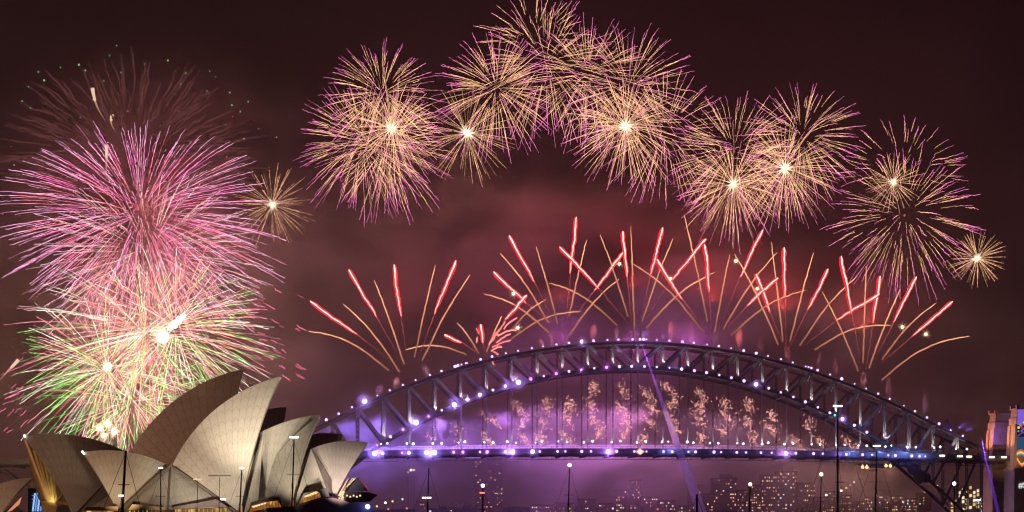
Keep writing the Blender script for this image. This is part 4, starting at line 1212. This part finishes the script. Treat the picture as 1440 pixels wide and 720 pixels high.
def burst(px, py, Y, rad, n, label, seed, r0=(.10, .45), core=0.0, tip=PINK, body=GOLD, split=.72, bright=2.4, drop=.14, wid=.15, keep=None, name='firework_burst', jit=.009, bodyname='spark_trails', lenvar=.16, extra=None, squash=1.0, single=False, hot=0.0):
    r = np.random.default_rng(seed)
    c = W(px, py, Y); Rm = rad * Y / FPX
    bo = MB(); pieces = []
    for d in sphere_dirs(r, n):
        if keep is not None and not keep(d, r): continue
        if single: bo = MB(); pieces.append(bo)
        a0 = r.uniform(*r0); a1 = 1 - abs(r.normal(0, lenvar))
        if a1 < a0 + .15: a1 = a0 + .15
        m = 18
        u = np.linspace(0, 1, m)
        rr_ = a0 + (a1 - a0) * u
        rr_ = rr_ * (1.12 - .12 * rr_)
        dd = d * np.array([1, 1, squash])
        P = c + Rm * rr_[:, None] * dd[None, :]
        P[:, 2] -= Rm * drop * rr_ ** 2.2
        P += np.cumsum(r.normal(0, jit * .45, P.shape), 0) * Rm * np.clip(u - .3, 0, 1)[:, None] + r.normal(0, jit * .28, P.shape) * Rm
        k = int(round(m * (split + r.normal(0, .06)))); k = max(3, min(m - 2, k))
        br = bright * r.uniform(.55, 1.25) * (.55 + .45 * np.sin(math.pi * np.clip(u * .9 + .1, 0, 1))) * r.uniform(.3, 1.35, m)
        w = wid * r.uniform(.75, 1.2) * (.75 + .25 * u)
        bc = body if not callable(body) else body(r, d)
        tc_ = tip if not callable(tip) else tip(r, d)
        mixw = np.clip((np.arange(m) - k + 1) / 2.0, 0, 1)[:, None]
        bo.tube(P, w, 3, (bc[None, :] * (1 - mixw) + tc_[None, :] * mixw) * br[:, None] + hot * HOT[None, :] * np.clip(1 - rr_ / .45, 0, 1)[:, None], cap=False)
    if single:
        root = tag(empty(name, c), label, 'firework', 'bursts of fireworks in the sky')
        for q_ in pieces: q_.build('spark_streak', M['spark'], root, color=True)
        return root
    if not (core or extra):
        root = bo.build(name, M['spark'], None, c, color=True)
        return tag(root, label, 'firework', 'bursts of fireworks in the sky')
    root = tag(empty(name, c), label, 'firework', 'bursts of fireworks in the sky')
    bo.build(bodyname, M['spark'], root, color=True)
    if core:
        k = MB(); cr = .75 * core * Y / FPX
        for d in sphere_dirs(r, 46):
            L = cr * r.uniform(.5, 1.25)
            u = np.linspace(.02, 1, 5)
            k.tube(c + d[None, :] * L * u[:, None], .42 * (1.2 - u * .7), 3, HOT[None, :] * (3.2 * (1.05 - u) ** 1.5 + .35)[:, None], cap=False)
        k.ball(c, cr * .09, 10, 8, HOT * 5 + 1)
        k.build('glowing_core', M['spark'], root, color=True)
        light('POINT', c, (1, .55, .3), 1.1e5 * core / 20, radius=3)
    elif extra:
        k = MB(); k.ball(c, extra * Y / FPX, 8, 6, np.array([1, .22, .2]) * .5); k.build('glowing_core', M['spark'], root, color=True)
    return root
UP = [
 (537, 133, 95, 105, 'gold burst with pink tips, topmost of the cluster above the opera house bridge gap', (.12, .5), 0, None),
 (509, 200, 106, 120, 'wide gold and pink burst, lowest and widest reaching of the first big cluster', (.2, .55), 0, 'pinkcore'),
 (543, 208, 104, 110, 'gold and pink burst with long drooping lower rays in the first big cluster', (.2, .6), 0, None),
 (551, 181, 84, 95, 'gold burst with a dazzling white core in the first big cluster', (.03, .35), 24, None),
 (698, 126, 98, 125, 'gold burst with dark hollow middle and pink tips above the small white-cored one', (.12, .45), 0, None),
 (768, 90, 112, 105, 'gold and pink burst with a tiny pink centre near the top edge', (.22, .6), 0, 'pinkcore'),
 (826, 106, 104, 105, 'gold and pink burst just left of the tallest right-leaning streaks', (.2, .6), 0, 'pinkcore'),
 (884, 124, 108, 115, 'gold and pink burst crowning the white-cored one over the arch top', (.15, .55), 0, 'pinkcore'),
 (880, 177, 92, 110, 'gold burst with a bright core over the arch top', (.03, .4), 22, None),
 (935, 186, 104, 95, 'thin gold and pink burst with long hanging rays right of the arch-top core', (.25, .65), 0, 'pinkcore'),
 (1032, 213, 104, 120, 'gold and pink burst above the lower of two white cores', (.2, .6), 0, 'pinkcore'),
 (1031, 259, 88, 105, 'gold burst with a white core, lower of the right-hand pair', (.03, .4), 20, None),
 (1127, 194, 96, 115, 'gold and pink burst above the higher core of the right-hand pair', (.2, .6), 0, 'pinkcore'),
 (1104, 237, 88, 110, 'gold burst with an orange-white core, higher of the right-hand pair', (.03, .4), 23, None),
 (1272, 303, 118, 120, 'large open pink and gold burst near the right pylon end', (.25, .7), 0, 'pinkcore'),
]
for i, (px, py, rad, n, lab, r0, core, x) in enumerate(UP):
    burst(px, py, 1290 + (i * 67) % 130, rad, int(n * 1.38), lab, 100 + i, r0, core, extra=1.8 if x else None, split=(.5 if px > 1250 else .62) if not core else .78)
burst(752, 62, 1330, 96, 80, 'hollow fan of gold streaks cut off by the top edge', 130, (.42, .6), 0, keep=lambda d, r: d[2] > .05, lenvar=.08, single=True)
burst(1268, 248, 1300, 98, 110, 'hollow half ring of short pink and gold streaks over the large open burst', 131, (.55, .68), 0, keep=lambda d, r: d[2] > -.05 and abs(d[1]) < .8, lenvar=.06, split=.5, single=True)
for i, (px, py, rad, n, core, lab, Y) in enumerate(((657, 187, 76, 90, 22, 'plain gold spiky burst with white core below the hollow-middled one', 1360), (1256, 256, 46, 80, 12, 'small gold spiky burst inside the large open burst', 1380),
        (1374, 363, 45, 100, 14, 'small gold spiky burst alone near the right edge', 1350), (383, 288, 64, 85, 14, 'small gold spiky burst between the magenta shell and first cluster', 1370))):
    burst(px, py, Y, rad, n, lab, 150 + i, (.03, .3), core, tip=GOLD * np.array([1, .85, .8]), split=.7, jit=.003, drop=.05, bright=1.7)

MAG, ROSE, GREEN, WHITE = np.array([1.0, .13, .50]), np.array([1.0, .20, .26]), np.array([.36, 1.0, .22]), np.array([1.0, .86, .72])
def magenta(r, d):
    return [MAG, np.array([1, .24, .46]), ROSE, np.array([1, .38, .55])][r.integers(0, 4)]
burst(198, 304, 1180, 218, 420, 'huge magenta chrysanthemum burst over the opera house', 201, (.12, .62), 0, tip=lambda r, d: np.array([1, .42, .72]), body=magenta, split=.6, bright=2.1, drop=.13, wid=.2, jit=.004, squash=.74, lenvar=.2)
burst(210, 356, 1150, 190, 220, 'paler rose burst inside the lower half of the huge magenta one', 205, (.2, .6), 0, tip=lambda r, d: np.array([1, .55, .7]), body=lambda r, d: np.array([1, .34, .38]) if r.random() < .7 else np.array([1, .7, .6]), split=.6, bright=1.5, drop=.12, wid=.25, jit=.006, squash=.8, lenvar=.25)
def mixed(r, d):
    x = r.random()
    if d[2] < -.1 and x < .30: return GREEN * .8 + ROSE * .12
    if x < .48: return np.array([1, .26, .28])
    if x < .68: return np.array([1, .52, .34])
    if x < .90: return WHITE
    return GREEN * .75 + np.array([.25, .1, .05])
gtip = lambda hi, lo: (lambda r, d: (GREEN * .9 if r.random() < (hi if d[2] < .25 else lo) else (WHITE if r.random() < .4 else np.array([1, .3, .4]))))
burst(204, 470, 1130, 200, 280, 'dense pink, white and green burst just above the dark shells', 202, (.04, .5), 0, hot=1.0, tip=gtip(.36, .08), body=mixed, split=.6, bright=2.1, drop=.16, wid=.19, jit=.005, squash=.8, lenvar=.24)
burst(246, 462, 1110, 156, 170, 'rosy white burst round the largest flare', 206, (.05, .5), 0, hot=1.0, tip=gtip(.36, .08), body=mixed, split=.65, bright=2.1, drop=.16, wid=.25, jit=.006, lenvar=.28)
burst(150, 520, 1120, 148, 180, 'white and rose burst round the left-hand round flare', 207, (.05, .5), 0, hot=1.0, tip=gtip(.45, .1), body=mixed, split=.65, bright=2.1, drop=.14, wid=.25, jit=.006, lenvar=.28)
burst(186, 565, 1100, 136, 200, 'lower green and gold burst half hidden by the dark shells', 203, (.05, .5), 0, hot=1.0, tip=lambda r, d: GREEN if r.random() < .65 else np.array([1, .3, .4]), body=mixed, split=.55, bright=1.5, drop=.10, wid=.25, jit=.006, lenvar=.28)
# burning flares in the middle of it
def flare(px, py, Y, rpx, label, stretch=None):
    c = W(px, py, Y); root = tag(empty('burning_flare', c), label, 'firework', 'white-hot flares above the shells')
    b = MB(); r = rpx * Y / FPX
    b.ball(c, r, 12, 9, np.array([6, 5, 3.6]))
    if stretch:
        e_ = W(*stretch, Y); rq = random.Random(3)
        for k in range(18):
            u = .42 + .58 * k / 17; b.ball(c + (e_ - c) * u + np.array([rq.uniform(-.6, .6), 0, rq.uniform(-.6, .6)]) * r * .5, r * (.62 - .3 * u) * rq.uniform(.6, 1.1), 8, 6, np.array([5, 4.2, 3.2]))
    b.build('flame', M['spark'], root, color=True)
    b = MB(); q = np.random.default_rng(int(px))
    for d in sphere_dirs(q, 40):
        u = np.linspace(.8, 1, 4); L = r * q.uniform(1.4, 3.0)
        b.tube(c + d[None] * (r * .8 + (L - r * .8) * np.linspace(0, 1, 4))[:, None], np.linspace(.4, .12, 4), 3, np.array([[2.4, 1.7, 1.1]]) * np.linspace(1, .4, 4)[:, None], cap=False)
    b.build('sparkle', M['spark'], root, color=True)
    light('POINT', c - np.array([0, 8, 0]), (1, .7, .45), 1.6e5 * rpx / 8, radius=3)
flare(229, 474, 1100, 8.5, 'largest white-hot flare with a leaning tongue over the dark shells', (256, 446))
flare(151, 515, 1100, 5.5, 'round white-hot flare above the left dark shell')
for x, y, r_, wd_ in ((140, 602, 4, 'the one at its left side'), (152, 596, 3.5, 'the top one'), (160, 607, 4, 'the one at its right side'), (146, 612, 3, 'the bottom one')):
    flare(x, y, 1090, r_, f'small white flare in the cluster behind the shells, {wd_}')
# old shell: smoke trails and green stars
ob = MB(); root = tag(empty('fading_burst', W(200, 180, 1240)), 'fading old burst of brown smoky trails dotted with green stars', 'firework')
q = np.random.default_rng(9)
c = W(200, 200, 1240)
gs = MB()
GD = [(164, 64), (186, 76), (154, 78), (203, 90), (111, 91), (85, 95), (54, 101), (62, 113), (120, 99), (146, 114), (170, 102), (252, 96), (261, 103), (254, 118), (295, 100), (303, 108), (291, 128), (236, 85), (246, 133), (200, 131), (31, 142), (43, 152), (41, 184), (113, 165), (131, 140), (326, 148), (338, 157), (349, 143), (323, 130), (364, 181), (389, 193), (215, 161), (175, 188), (20, 232), (60, 234), (284, 145), (40, 122), (343, 195), (350, 222), (317, 175)]
for px, py in GD:
    p = W(px, py, 1240 + q.uniform(-60, 60)); gs = MB(); gs.ball(p, q.uniform(.35, .75), 6, 4, np.array([.35, .9, .3]) * q.uniform(.2, .8)); gs.build('green_star', M['spark'], root, color=True)
rd = MB()
for px, py in [(q.uniform(150, 330), q.uniform(145, 230)) for _ in range(34)] + [(q.uniform(0, 60), q.uniform(180, 330)) for _ in range(12)]:
    p = W(px, py, 1230); rd = MB(); rd.tube([p, p + np.array([q.uniform(-1, 1.5), 0, q.uniform(-.6, .6)])], .45, 3, np.array([1, .12, .22]) * q.uniform(.3, .8)); rd.build('red_star', M['spark'], root, color=True)
et = MB()
for d in sphere_dirs(q, 300):
    if d[2] < -.1: continue
    a0 = q.uniform(.35, .6); u = np.linspace(a0, q.uniform(.8, 1.0), 14); P = W(185, 235, 1260) + d * 92 * np.array([1.15, 1, 1]) * u[:, None]; P[:, 2] -= 9 * u ** 2
    P += np.cumsum(q.normal(0, .55, P.shape), 0)
    et.tube(P, q.uniform(.35, .9) * np.linspace(.6, 1.2, 14), 4, np.array([[.10, .034, .032]]) * (q.uniform(.6, 1.3, 14) * np.sin(np.linspace(.3, 2.9, 14)))[:, None], cap=False)
et.build('lit_smoke_trails', M['spark'], root, color=True)  # light on the smoke trails put in as a dim glow
for i, (a, b2, lab) in enumerate((((130, 124), (150, 172), 'pale rising comet with a smoky tail above the magenta burst'), ((158, 161), (163, 185), 'short pale comet just above the magenta burst'), ((26, 506), (-4, 538), 'pale comet streak cut by the left edge'), ((150, 200), (149, 260), 'straight white streak inside the top of the magenta burst'))):
    p0, p1 = W(*a, 1200), W(*b2, 1200); u = np.linspace(0, 1, 9)[:, None]; P = p0 + (p1 - p0) * u
    P[:, 0] += -2 * np.sin(u[:, 0] * 3) * (1 if i < 2 else 0)
    root = tag(empty('pale_comet', p0), lab, 'firework')
    h = MB(); h.tube(P[:4], np.linspace(1.3, .8, 4), 6, np.array([1, .72, .45]) * 1.0); h.build('comet_head', M['spark'], root, color=True)
    h = MB(); h.tube(P[3:], np.linspace(.7, .2, 6), 5, np.array([[.9, .5, .35]]) * np.linspace(.7, .15, 6)[:, None]); h.build('spark_trail', M['spark'], root, color=True)
# loose dashes at the rim of the big burst
root = tag(empty('falling_sparks', W(385, 470, 1180)), 'loose rose dashes drifting off the side of the magenta burst', 'firework')
for nm, N, xr, yr, sx in (('spark_dashes', 34, (345, 420), (400, 535), 1), ('spark_dashes', 16, (8, 45), (500, 610), -1)):
    for _ in range(N):
        d = MB()
        px, py = q.uniform(*xr), q.uniform(*yr); L = q.uniform(5, 15); sl = q.uniform(.15, .7)
        P = [W(px + L * t * sx, py + L * t * (sl if sx > 0 else 1.8 * sl), 1170) + q.normal(0, .25, 3) for t in np.linspace(0, 1, 6)]
        d.tube(P, .27, 3, np.array([1, .2, .34]) * q.uniform(.6, 1.5), cap=False); d.build('spark_dash', M['spark'], root, color=True)

# comets leaping from the arch
REDC = [((436, 423), (501.6, 470), (545, 503)), ((490.5, 379), (529, 445), (560, 500)), ((554, 372), (564, 444.5), (571, 500)), ((641, 366), (611, 441), (590, 500)), ((625, 470.6), (649, 481), (676, 500)),
        ((716, 331), (751, 396), (778, 450)), ((694, 382), (740, 426), (775, 455)), ((741, 415), (710, 449), (690, 495)), ((810.5, 305), (801.6, 384), (796, 455)), ((787, 347), (842, 406), (882, 452)),
        ((876, 355), (836, 408), (808, 446)), ((876, 325), (882, 389), (889, 465)), ((932, 320), (915, 386), (899, 455)), ((993, 336), (946, 392), (909, 445)), ((923, 364), (960, 420), (994, 470)),
        ((991, 343.5), (997, 410), (1000, 460)), ((1073, 323), (1041, 389), (1012, 460)), ((1063, 385), (1083, 438.5), (1101, 484)), ((1094.5, 390.6), (1051, 430), (1018, 465)), ((1103, 348), (1104, 418), (1105, 485)),
        ((1164.6, 378), (1136, 435), (1109, 490)), ((1183, 360), (1198, 440), (1210, 508)), ((1237, 413), (1177, 450), (1130, 487)), ((1238, 388), (1228, 453.5), (1218, 518)), ((1289, 389), (1257, 453), (1230, 505)), ((1340, 423.6), (1284, 472), (1240, 510)),
        ((676, 456), (679, 482), (684, 498))]
GOLDC = [((434, 466), (547, 521)), ((483, 428), (562, 523)), ((526, 394), (568, 512)), ((612, 373), (583, 502)), ((661, 386.5), (594, 507)), ((570, 492), (656, 499)), ((643, 454), (673, 497)), ((706, 444.5), (684, 495)),
         ((703, 356), (772, 455)), ((754, 347), (784, 455)), ((772, 398), (868, 458)), ((825, 337), (800, 445)), ((844, 330), (883, 445)), ((887, 318), (892, 464)), ((871, 392), (799, 474)), ((817.5, 438), (717, 478)), ((768.6, 421), (720, 463)),
         ((680, 413), (772, 468)), ((886, 369), (987, 464)), ((947, 334), (903, 452)), ((1005.5, 383), (909, 461)), ((962, 302), (995, 452)), ((1026, 358), (1005, 467)), ((1093, 355), (1017, 463)), ((1033, 357), (1094, 484)), ((1085, 341), (1101, 480)),
         ((1144, 355), (1111, 480)), ((1205, 389), (1125, 486)), ((1134, 408), (1028, 472)), ((1156, 410), (1207, 522)), ((1218, 374), (1213.6, 511)), ((1266, 407), (1222, 518)), ((1253.5, 457.6), (1146, 492)), ((1317, 426), (1240, 506)), ((1363, 472.6), (1240, 534))]
q = np.random.default_rng(21)
def lean_word(a, b_): return 'leaning left' if a[0] < b_[0] - 8 else ('leaning right' if a[0] > b_[0] + 8 else 'almost upright')
order = sorted(range(len(REDC)), key=lambda i: REDC[i][0][0])
for rank, i in enumerate(order):
    a, b_, c_ = REDC[i]
    Y = Ybr(c_[0], 15)[0] + q.uniform(-12, 12)
    p0, p1, p2 = W(*a, Y), W(*b_, Y), W(*c_, Y)
    root = tag(empty('red_comet', p1), f'{ORD[rank]} red zigzag comet from the left above the arch, its tip {lean_word(a, c_)}', 'firework', 'red comets above the arch')
    n = 26; u = np.linspace(0, 1, n)
    P = p0 + (p1 - p0) * u[:, None]
    L = np.linalg.norm(p1 - p0); nrm = np.array([-(p1 - p0)[2], 0, (p1 - p0)[0]]) / L
    wob = np.cumsum(q.normal(0, .5, n)); wob -= np.linspace(wob[0], wob[-1], n); wob += q.normal(0, .45, n) * np.clip(u * 2, .3, 1)
    P += nrm * wob[:, None] * .26
    hb = MB(); hb.tube(P, np.interp(u, [0, .05, .85, 1], [.35, 1, 1, .35]) * .44 * (1.15 - .3 * u) * q.uniform(.8, 1.2, n), 5, np.array([[4.5, 1.5, 1.3]]) * (1.1 - .35 * u)[:, None]); hb.build('burning_head', M['spark'], root, color=True)
    hb = MB(); hb.tube(P, np.interp(u, [0, .05, .8, 1], [.35, 1, 1, .3]) * 1.5 * (1.1 - .3 * u) * q.uniform(.8, 1.15, n), 6, np.array([2.8, .03, .04]))
    sh = hb.build('red_flame', M['flame'] if 'flame' in M else M['spark'], root, color=True)
    sh.location.y += 2.2
    tb = MB()
    v = np.linspace(0, 1, 22)
    Q = p1 + (p2 - p1) * v[:, None] + q.normal(0, .22, (22, 3))
    tb.tube(Q, .38 * q.uniform(.5, 1.2, 22), 3, np.array([[.75, .12, .12]]) * (np.linspace(1, .25, 22) * q.uniform(.35, 1.1, 22))[:, None], cap=False); tb.build('spark_trail', M['spark'], root, color=True)
order = sorted(range(len(GOLDC)), key=lambda i: GOLDC[i][0][0])
for rank, i in enumerate(order):
    a, b_ = GOLDC[i]
    Y = Ybr(b_[0], 15)[0] + q.uniform(-12, 12)
    p0, p1 = W(*a, Y), W(*b_, Y); n = 22; u = np.linspace(0, 1, n)
    P = p0 + (p1 - p0) * u[:, None]
    L = np.linalg.norm(p1 - p0); flat = abs(p0[0] - p1[0]) / L
    P[:, 2] += L * .085 * flat * np.sin(math.pi * u) * 1.3
    P += q.normal(0, .12, P.shape)
    root = tag(empty('gold_comet', p1), f'{ORD[rank]} thin golden comet from the left above the arch, {lean_word(a, b_)}', 'firework', 'gold comets above the arch')
    w = np.interp(u, [0, .1, .5, 1], [.12, .32, .52, .65]) * q.uniform(.85, 1.15, n)
    br = 2.3 * np.interp(u, [0, .15, .5, 1], [.9, .72, .5, .16]) * q.uniform(.8, 1.15, n) * q.uniform(.75, 1.1)
    cut = 9
    hb = MB(); hb.tube(P[:cut + 1], w[:cut + 1], 5, np.array([[1.0, .42, .20]]) * br[:cut + 1, None]); hb.build('comet_head', M['spark'], root, color=True)
    hb = MB(); hb.tube(P[cut:], w[cut:], 5, np.array([[.95, .33, .18]]) * br[cut:, None]); hb.build('spark_trail', M['spark'], root, color=True)
# broken comet with red curls
root = tag(empty('red_comet', W(700, 480, 1235)), 'broken red comet scattering short curls beside the arch shoulder', 'firework', 'red comets above the arch')
CUR = [((708, 463), (727, 447)), ((694, 474), (712, 453)), ((700, 472), (726, 464)), ((692, 489), (719, 479)), ((694, 496), (701, 500)), ((691, 505), (694, 514)), ((698, 482), (718, 470)), ((688, 484), (700, 470)), ((690, 494), (706, 488)), ((693, 480), (705, 462)), ((670, 462), (673, 470)), ((671, 474), (670, 482))]
for a, b_ in CUR:
    p0, p1 = W(*a, 1235), W(*b_, 1235); u = np.linspace(0, 1, 9); P = p0 + (p1 - p0) * u[:, None]; P[:, 2] += np.sin(u * math.pi) * 1.0; P += q.normal(0, .25, P.shape)
    k = MB(); k.tube(P, .5, 4, np.array([2.2, .5, .45]) * q.uniform(.5, 1)); k.build('burning_curl', M['spark'], root, color=True)
STAR = [(722, 413, 'left of the crossing pair of comets'), (871, 371, 'beside the upright comet over the crown'), (943, 392, 'at the foot of a right-leaning comet'), (1035, 367, 'beside the tallest right-leaning comet'), (1065, 406, 'near a crossing of two comets'), (1269, 460, 'nearer the middle of the last two'), (1302, 470, 'closest to the right pylon'), (728, 461, 'among the red curls')]
for i, (px, py, lab) in enumerate(STAR):
    Y = Ybr(px, 10)[0]; c = W(px, py, Y); root = tag(empty('spark_star', c), f'white glittering star point {lab}', 'firework', 'white stars among the comets')
    k = MB(); k.ball(c, 1.1, 8, 6, np.array([4, 3.2, 2.0])); k.build('star_point', M['spark'], root, color=True)
    k = MB()
    for d in sphere_dirs(q, 16): k.tube([c + d * .8, c + d * q.uniform(2.2, 4.4)], [.22, .08], 3, np.array([1.4, .8, .4]) * .8, cap=False)
    k.build('sparkle', M['spark'], root, color=True)

# glittering falls under the arch
FALL = [(605, 600, 622, .3), (648, 592, 622, .6), (690, 575, 624, 1), (731, 568, 622, .8), (764, 558, 622, 1), (800, 556, 619, 1), (838, 540, 620, 1), (876, 541, 621, 1), (911, 544, 620, 1), (947, 540, 620, 1), (981, 545, 622, 1), (1019, 560, 620, 1), (1056, 561, 620, 1), (1088, 574, 616, 1), (1119, 616, 624, .8), (1132, 579, 606, .9), (1160, 600, 627, .7), (1200, 613, 628, 1)]
for i, (px, y0, y1, den) in enumerate(FALL):
    Y = Ybr(px, 22)[0]; rng2 = np.random.default_rng(300 + i)
    root = tag(empty('glitter_fall', W(px, y1, Y)), f'{ORD[i]} column of tiny peach glitter curls from the left under the arch', 'firework', 'glitter falls under the arch')
    clumps = max(1, int(round((y1 - y0) / 21)))
    for cidx in range(clumps):
        k = MB(); cyp = y0 + (y1 - y0) * (cidx + .5 + rng2.uniform(-.25, .25)) / clumps; cxp = px + rng2.uniform(-7, 7); tilt = rng2.uniform(-.5, .9)
        for _ in range(int(66 * den)):
            dy = rng2.normal(0, 6.2); x = cxp + rng2.normal(0, 4.2) + dy * tilt; y = cyp + dy
            p = W(x, y, Y + rng2.uniform(-4, 4)); a = rng2.uniform(0, 6.28); s = rng2.uniform(.25, 1.0)
            P = [p + np.array([s * math.cos(a + t), 0, s * .8 * math.sin(a + t) - t * .3]) for t in np.linspace(0, 2.2, 5)]
            k.tube(P, rng2.uniform(.11, .21), 3, np.array([1.0, .43, .35]) * rng2.uniform(.35, 2.0) ** 1.2, cap=False)
        k.build('glitter_cluster', M['spark'], root, color=True)

# ------------------------------------------------------------------ smoke and haze
def volmat(name, col, dens, g=0.0):
    m = bpy.data.materials.new(name); m.use_nodes = True
    t = m.node_tree; t.nodes.clear()
    o = t.nodes.new('ShaderNodeOutputMaterial'); v = t.nodes.new('ShaderNodeVolumePrincipled')
    v.inputs['Color'].default_value = (*col, 1); v.inputs['Density'].default_value = dens; v.inputs['Anisotropy'].default_value = g
    t.links.new(v.outputs[0], o.inputs['Volume'])
    return m
HAZE = 1.1e-4
SMOKE = 4.0e-3
hb = MB(); hb.hexa([(-3600, -500, -3), (3600, -500, -3), (3600, 4900, -3), (-3600, 4900, -3)], [(-3600, -500, 560), (3600, -500, 560), (3600, 4900, 560), (-3600, 4900, 560)])
hz = tag(hb.build('haze', volmat('smoky night air', (.9, .74, .72), HAZE)), kind='stuff')
smk = bpy.data.materials.new('drifting firework smoke'); smk.use_nodes = True
t = smk.node_tree; t.nodes.clear()
o = t.nodes.new('ShaderNodeOutputMaterial'); v = t.nodes.new('ShaderNodeVolumePrincipled'); t.links.new(v.outputs[0], o.inputs['Volume'])
v.inputs['Color'].default_value = (.9, .80, .78, 1)
c = t.nodes.new('ShaderNodeTexCoord'); mpn = t.nodes.new('ShaderNodeMapping'); mpn.inputs['Scale'].default_value = (2.6, 1.2, 2.0)
t.links.new(c.outputs['Object'], mpn.inputs[0])
n = t.nodes.new('ShaderNodeTexNoise'); n.inputs['Scale'].default_value = 1.5; n.inputs['Detail'].default_value = 4; n.inputs['Roughness'].default_value = .55; n.inputs['Distortion'].default_value = .5
t.links.new(mpn.outputs[0], n.inputs['Vector'])
ln = t.nodes.new('ShaderNodeVectorMath'); ln.operation = 'LENGTH'; t.links.new(c.outputs['Object'], ln.inputs[0])
def mrange(src, a, b, c_, d):
    m = t.nodes.new('ShaderNodeMapRange'); m.interpolation_type = 'SMOOTHSTEP'
    for i, x in enumerate((a, b, c_, d)): m.inputs[1 + i].default_value = x
    t.links.new(src, m.inputs[0]); return m.outputs[0]
fall = mrange(ln.outputs['Value'], 1.0, .35, 0, 1)
nn_ = mrange(n.outputs[0], .43, .61, .05, 1.1)
m1 = t.nodes.new('ShaderNodeMath'); m1.operation = 'MULTIPLY'; t.links.new(fall, m1.inputs[0]); t.links.new(nn_, m1.inputs[1])
m2 = t.nodes.new('ShaderNodeMath'); m2.operation = 'MULTIPLY'; t.links.new(m1.outputs[0], m2.inputs[0]); m2.inputs[1].default_value = SMOKE
t.links.new(m2.outputs[0], v.inputs['Density'])
def smoke_bank(c_, sx, sy, sz):
    b = MB(); b.ball((0, 0, 0), 1.0, 32, 20)
    o = put('smoke', b.mesh('smoke', smk)); o.location = c_; o.scale = (sx, sy, sz)
    return tag(o, kind='stuff')
smoke_bank((95, 1370, 140), 430, 150, 165)
smoke_bank((-245, 1200, 170), 190, 90, 190)
smoke_bank((-110, 1345, 88), 130, 70, 70)
smoke_bank((-60, 1380, 250), 170, 80, 70)
smoke_bank((-270, 1290, 300), 140, 60, 80)
smoke_bank((300, 1385, 75), 170, 90, 95)
import os
if os.environ.get('NOHAZE'): hz.hide_render = True
puffm = soft_air('smoke puff', .34, 1.9, (.9, .8, .8))
PUFF = [(556, 540, 6), (600, 524, 7), (532, 547, 5), (762, 486, 6), (777, 478, 8), (794, 478, 9), (833, 470, 10), (868, 474, 9), (893, 468, 8), (943, 466, 9), (972, 466, 10), (1006, 475, 9), (1040, 476, 9), (1070, 490, 9), (1108, 498, 10), (1150, 507, 9), (1175, 516, 9), (1214, 535, 8), (1250, 540, 9), (1300, 560, 5)]
for i, (px, py, s) in enumerate(PUFF):
    Y, ss = Ybr(px, 2); rr = random.Random(i)
    base = B(ss, 2, Ut(ss / PN) + 2); top = W(px + rr.uniform(-3, 4), py - s * 1.6, Y); d_ = top - base; L_ = np.linalg.norm(d_)
    tag(soft_ball('smoke_puff', (base + top) / 2, (rr.uniform(2.4, 3.6), 2.6, L_ * .62), puffm, math.atan2(d_[0], d_[2])), f'{ORD[i]} small pink smoke puff from the left along the top of the arch', 'smoke puff', 'smoke puffs on the arch')
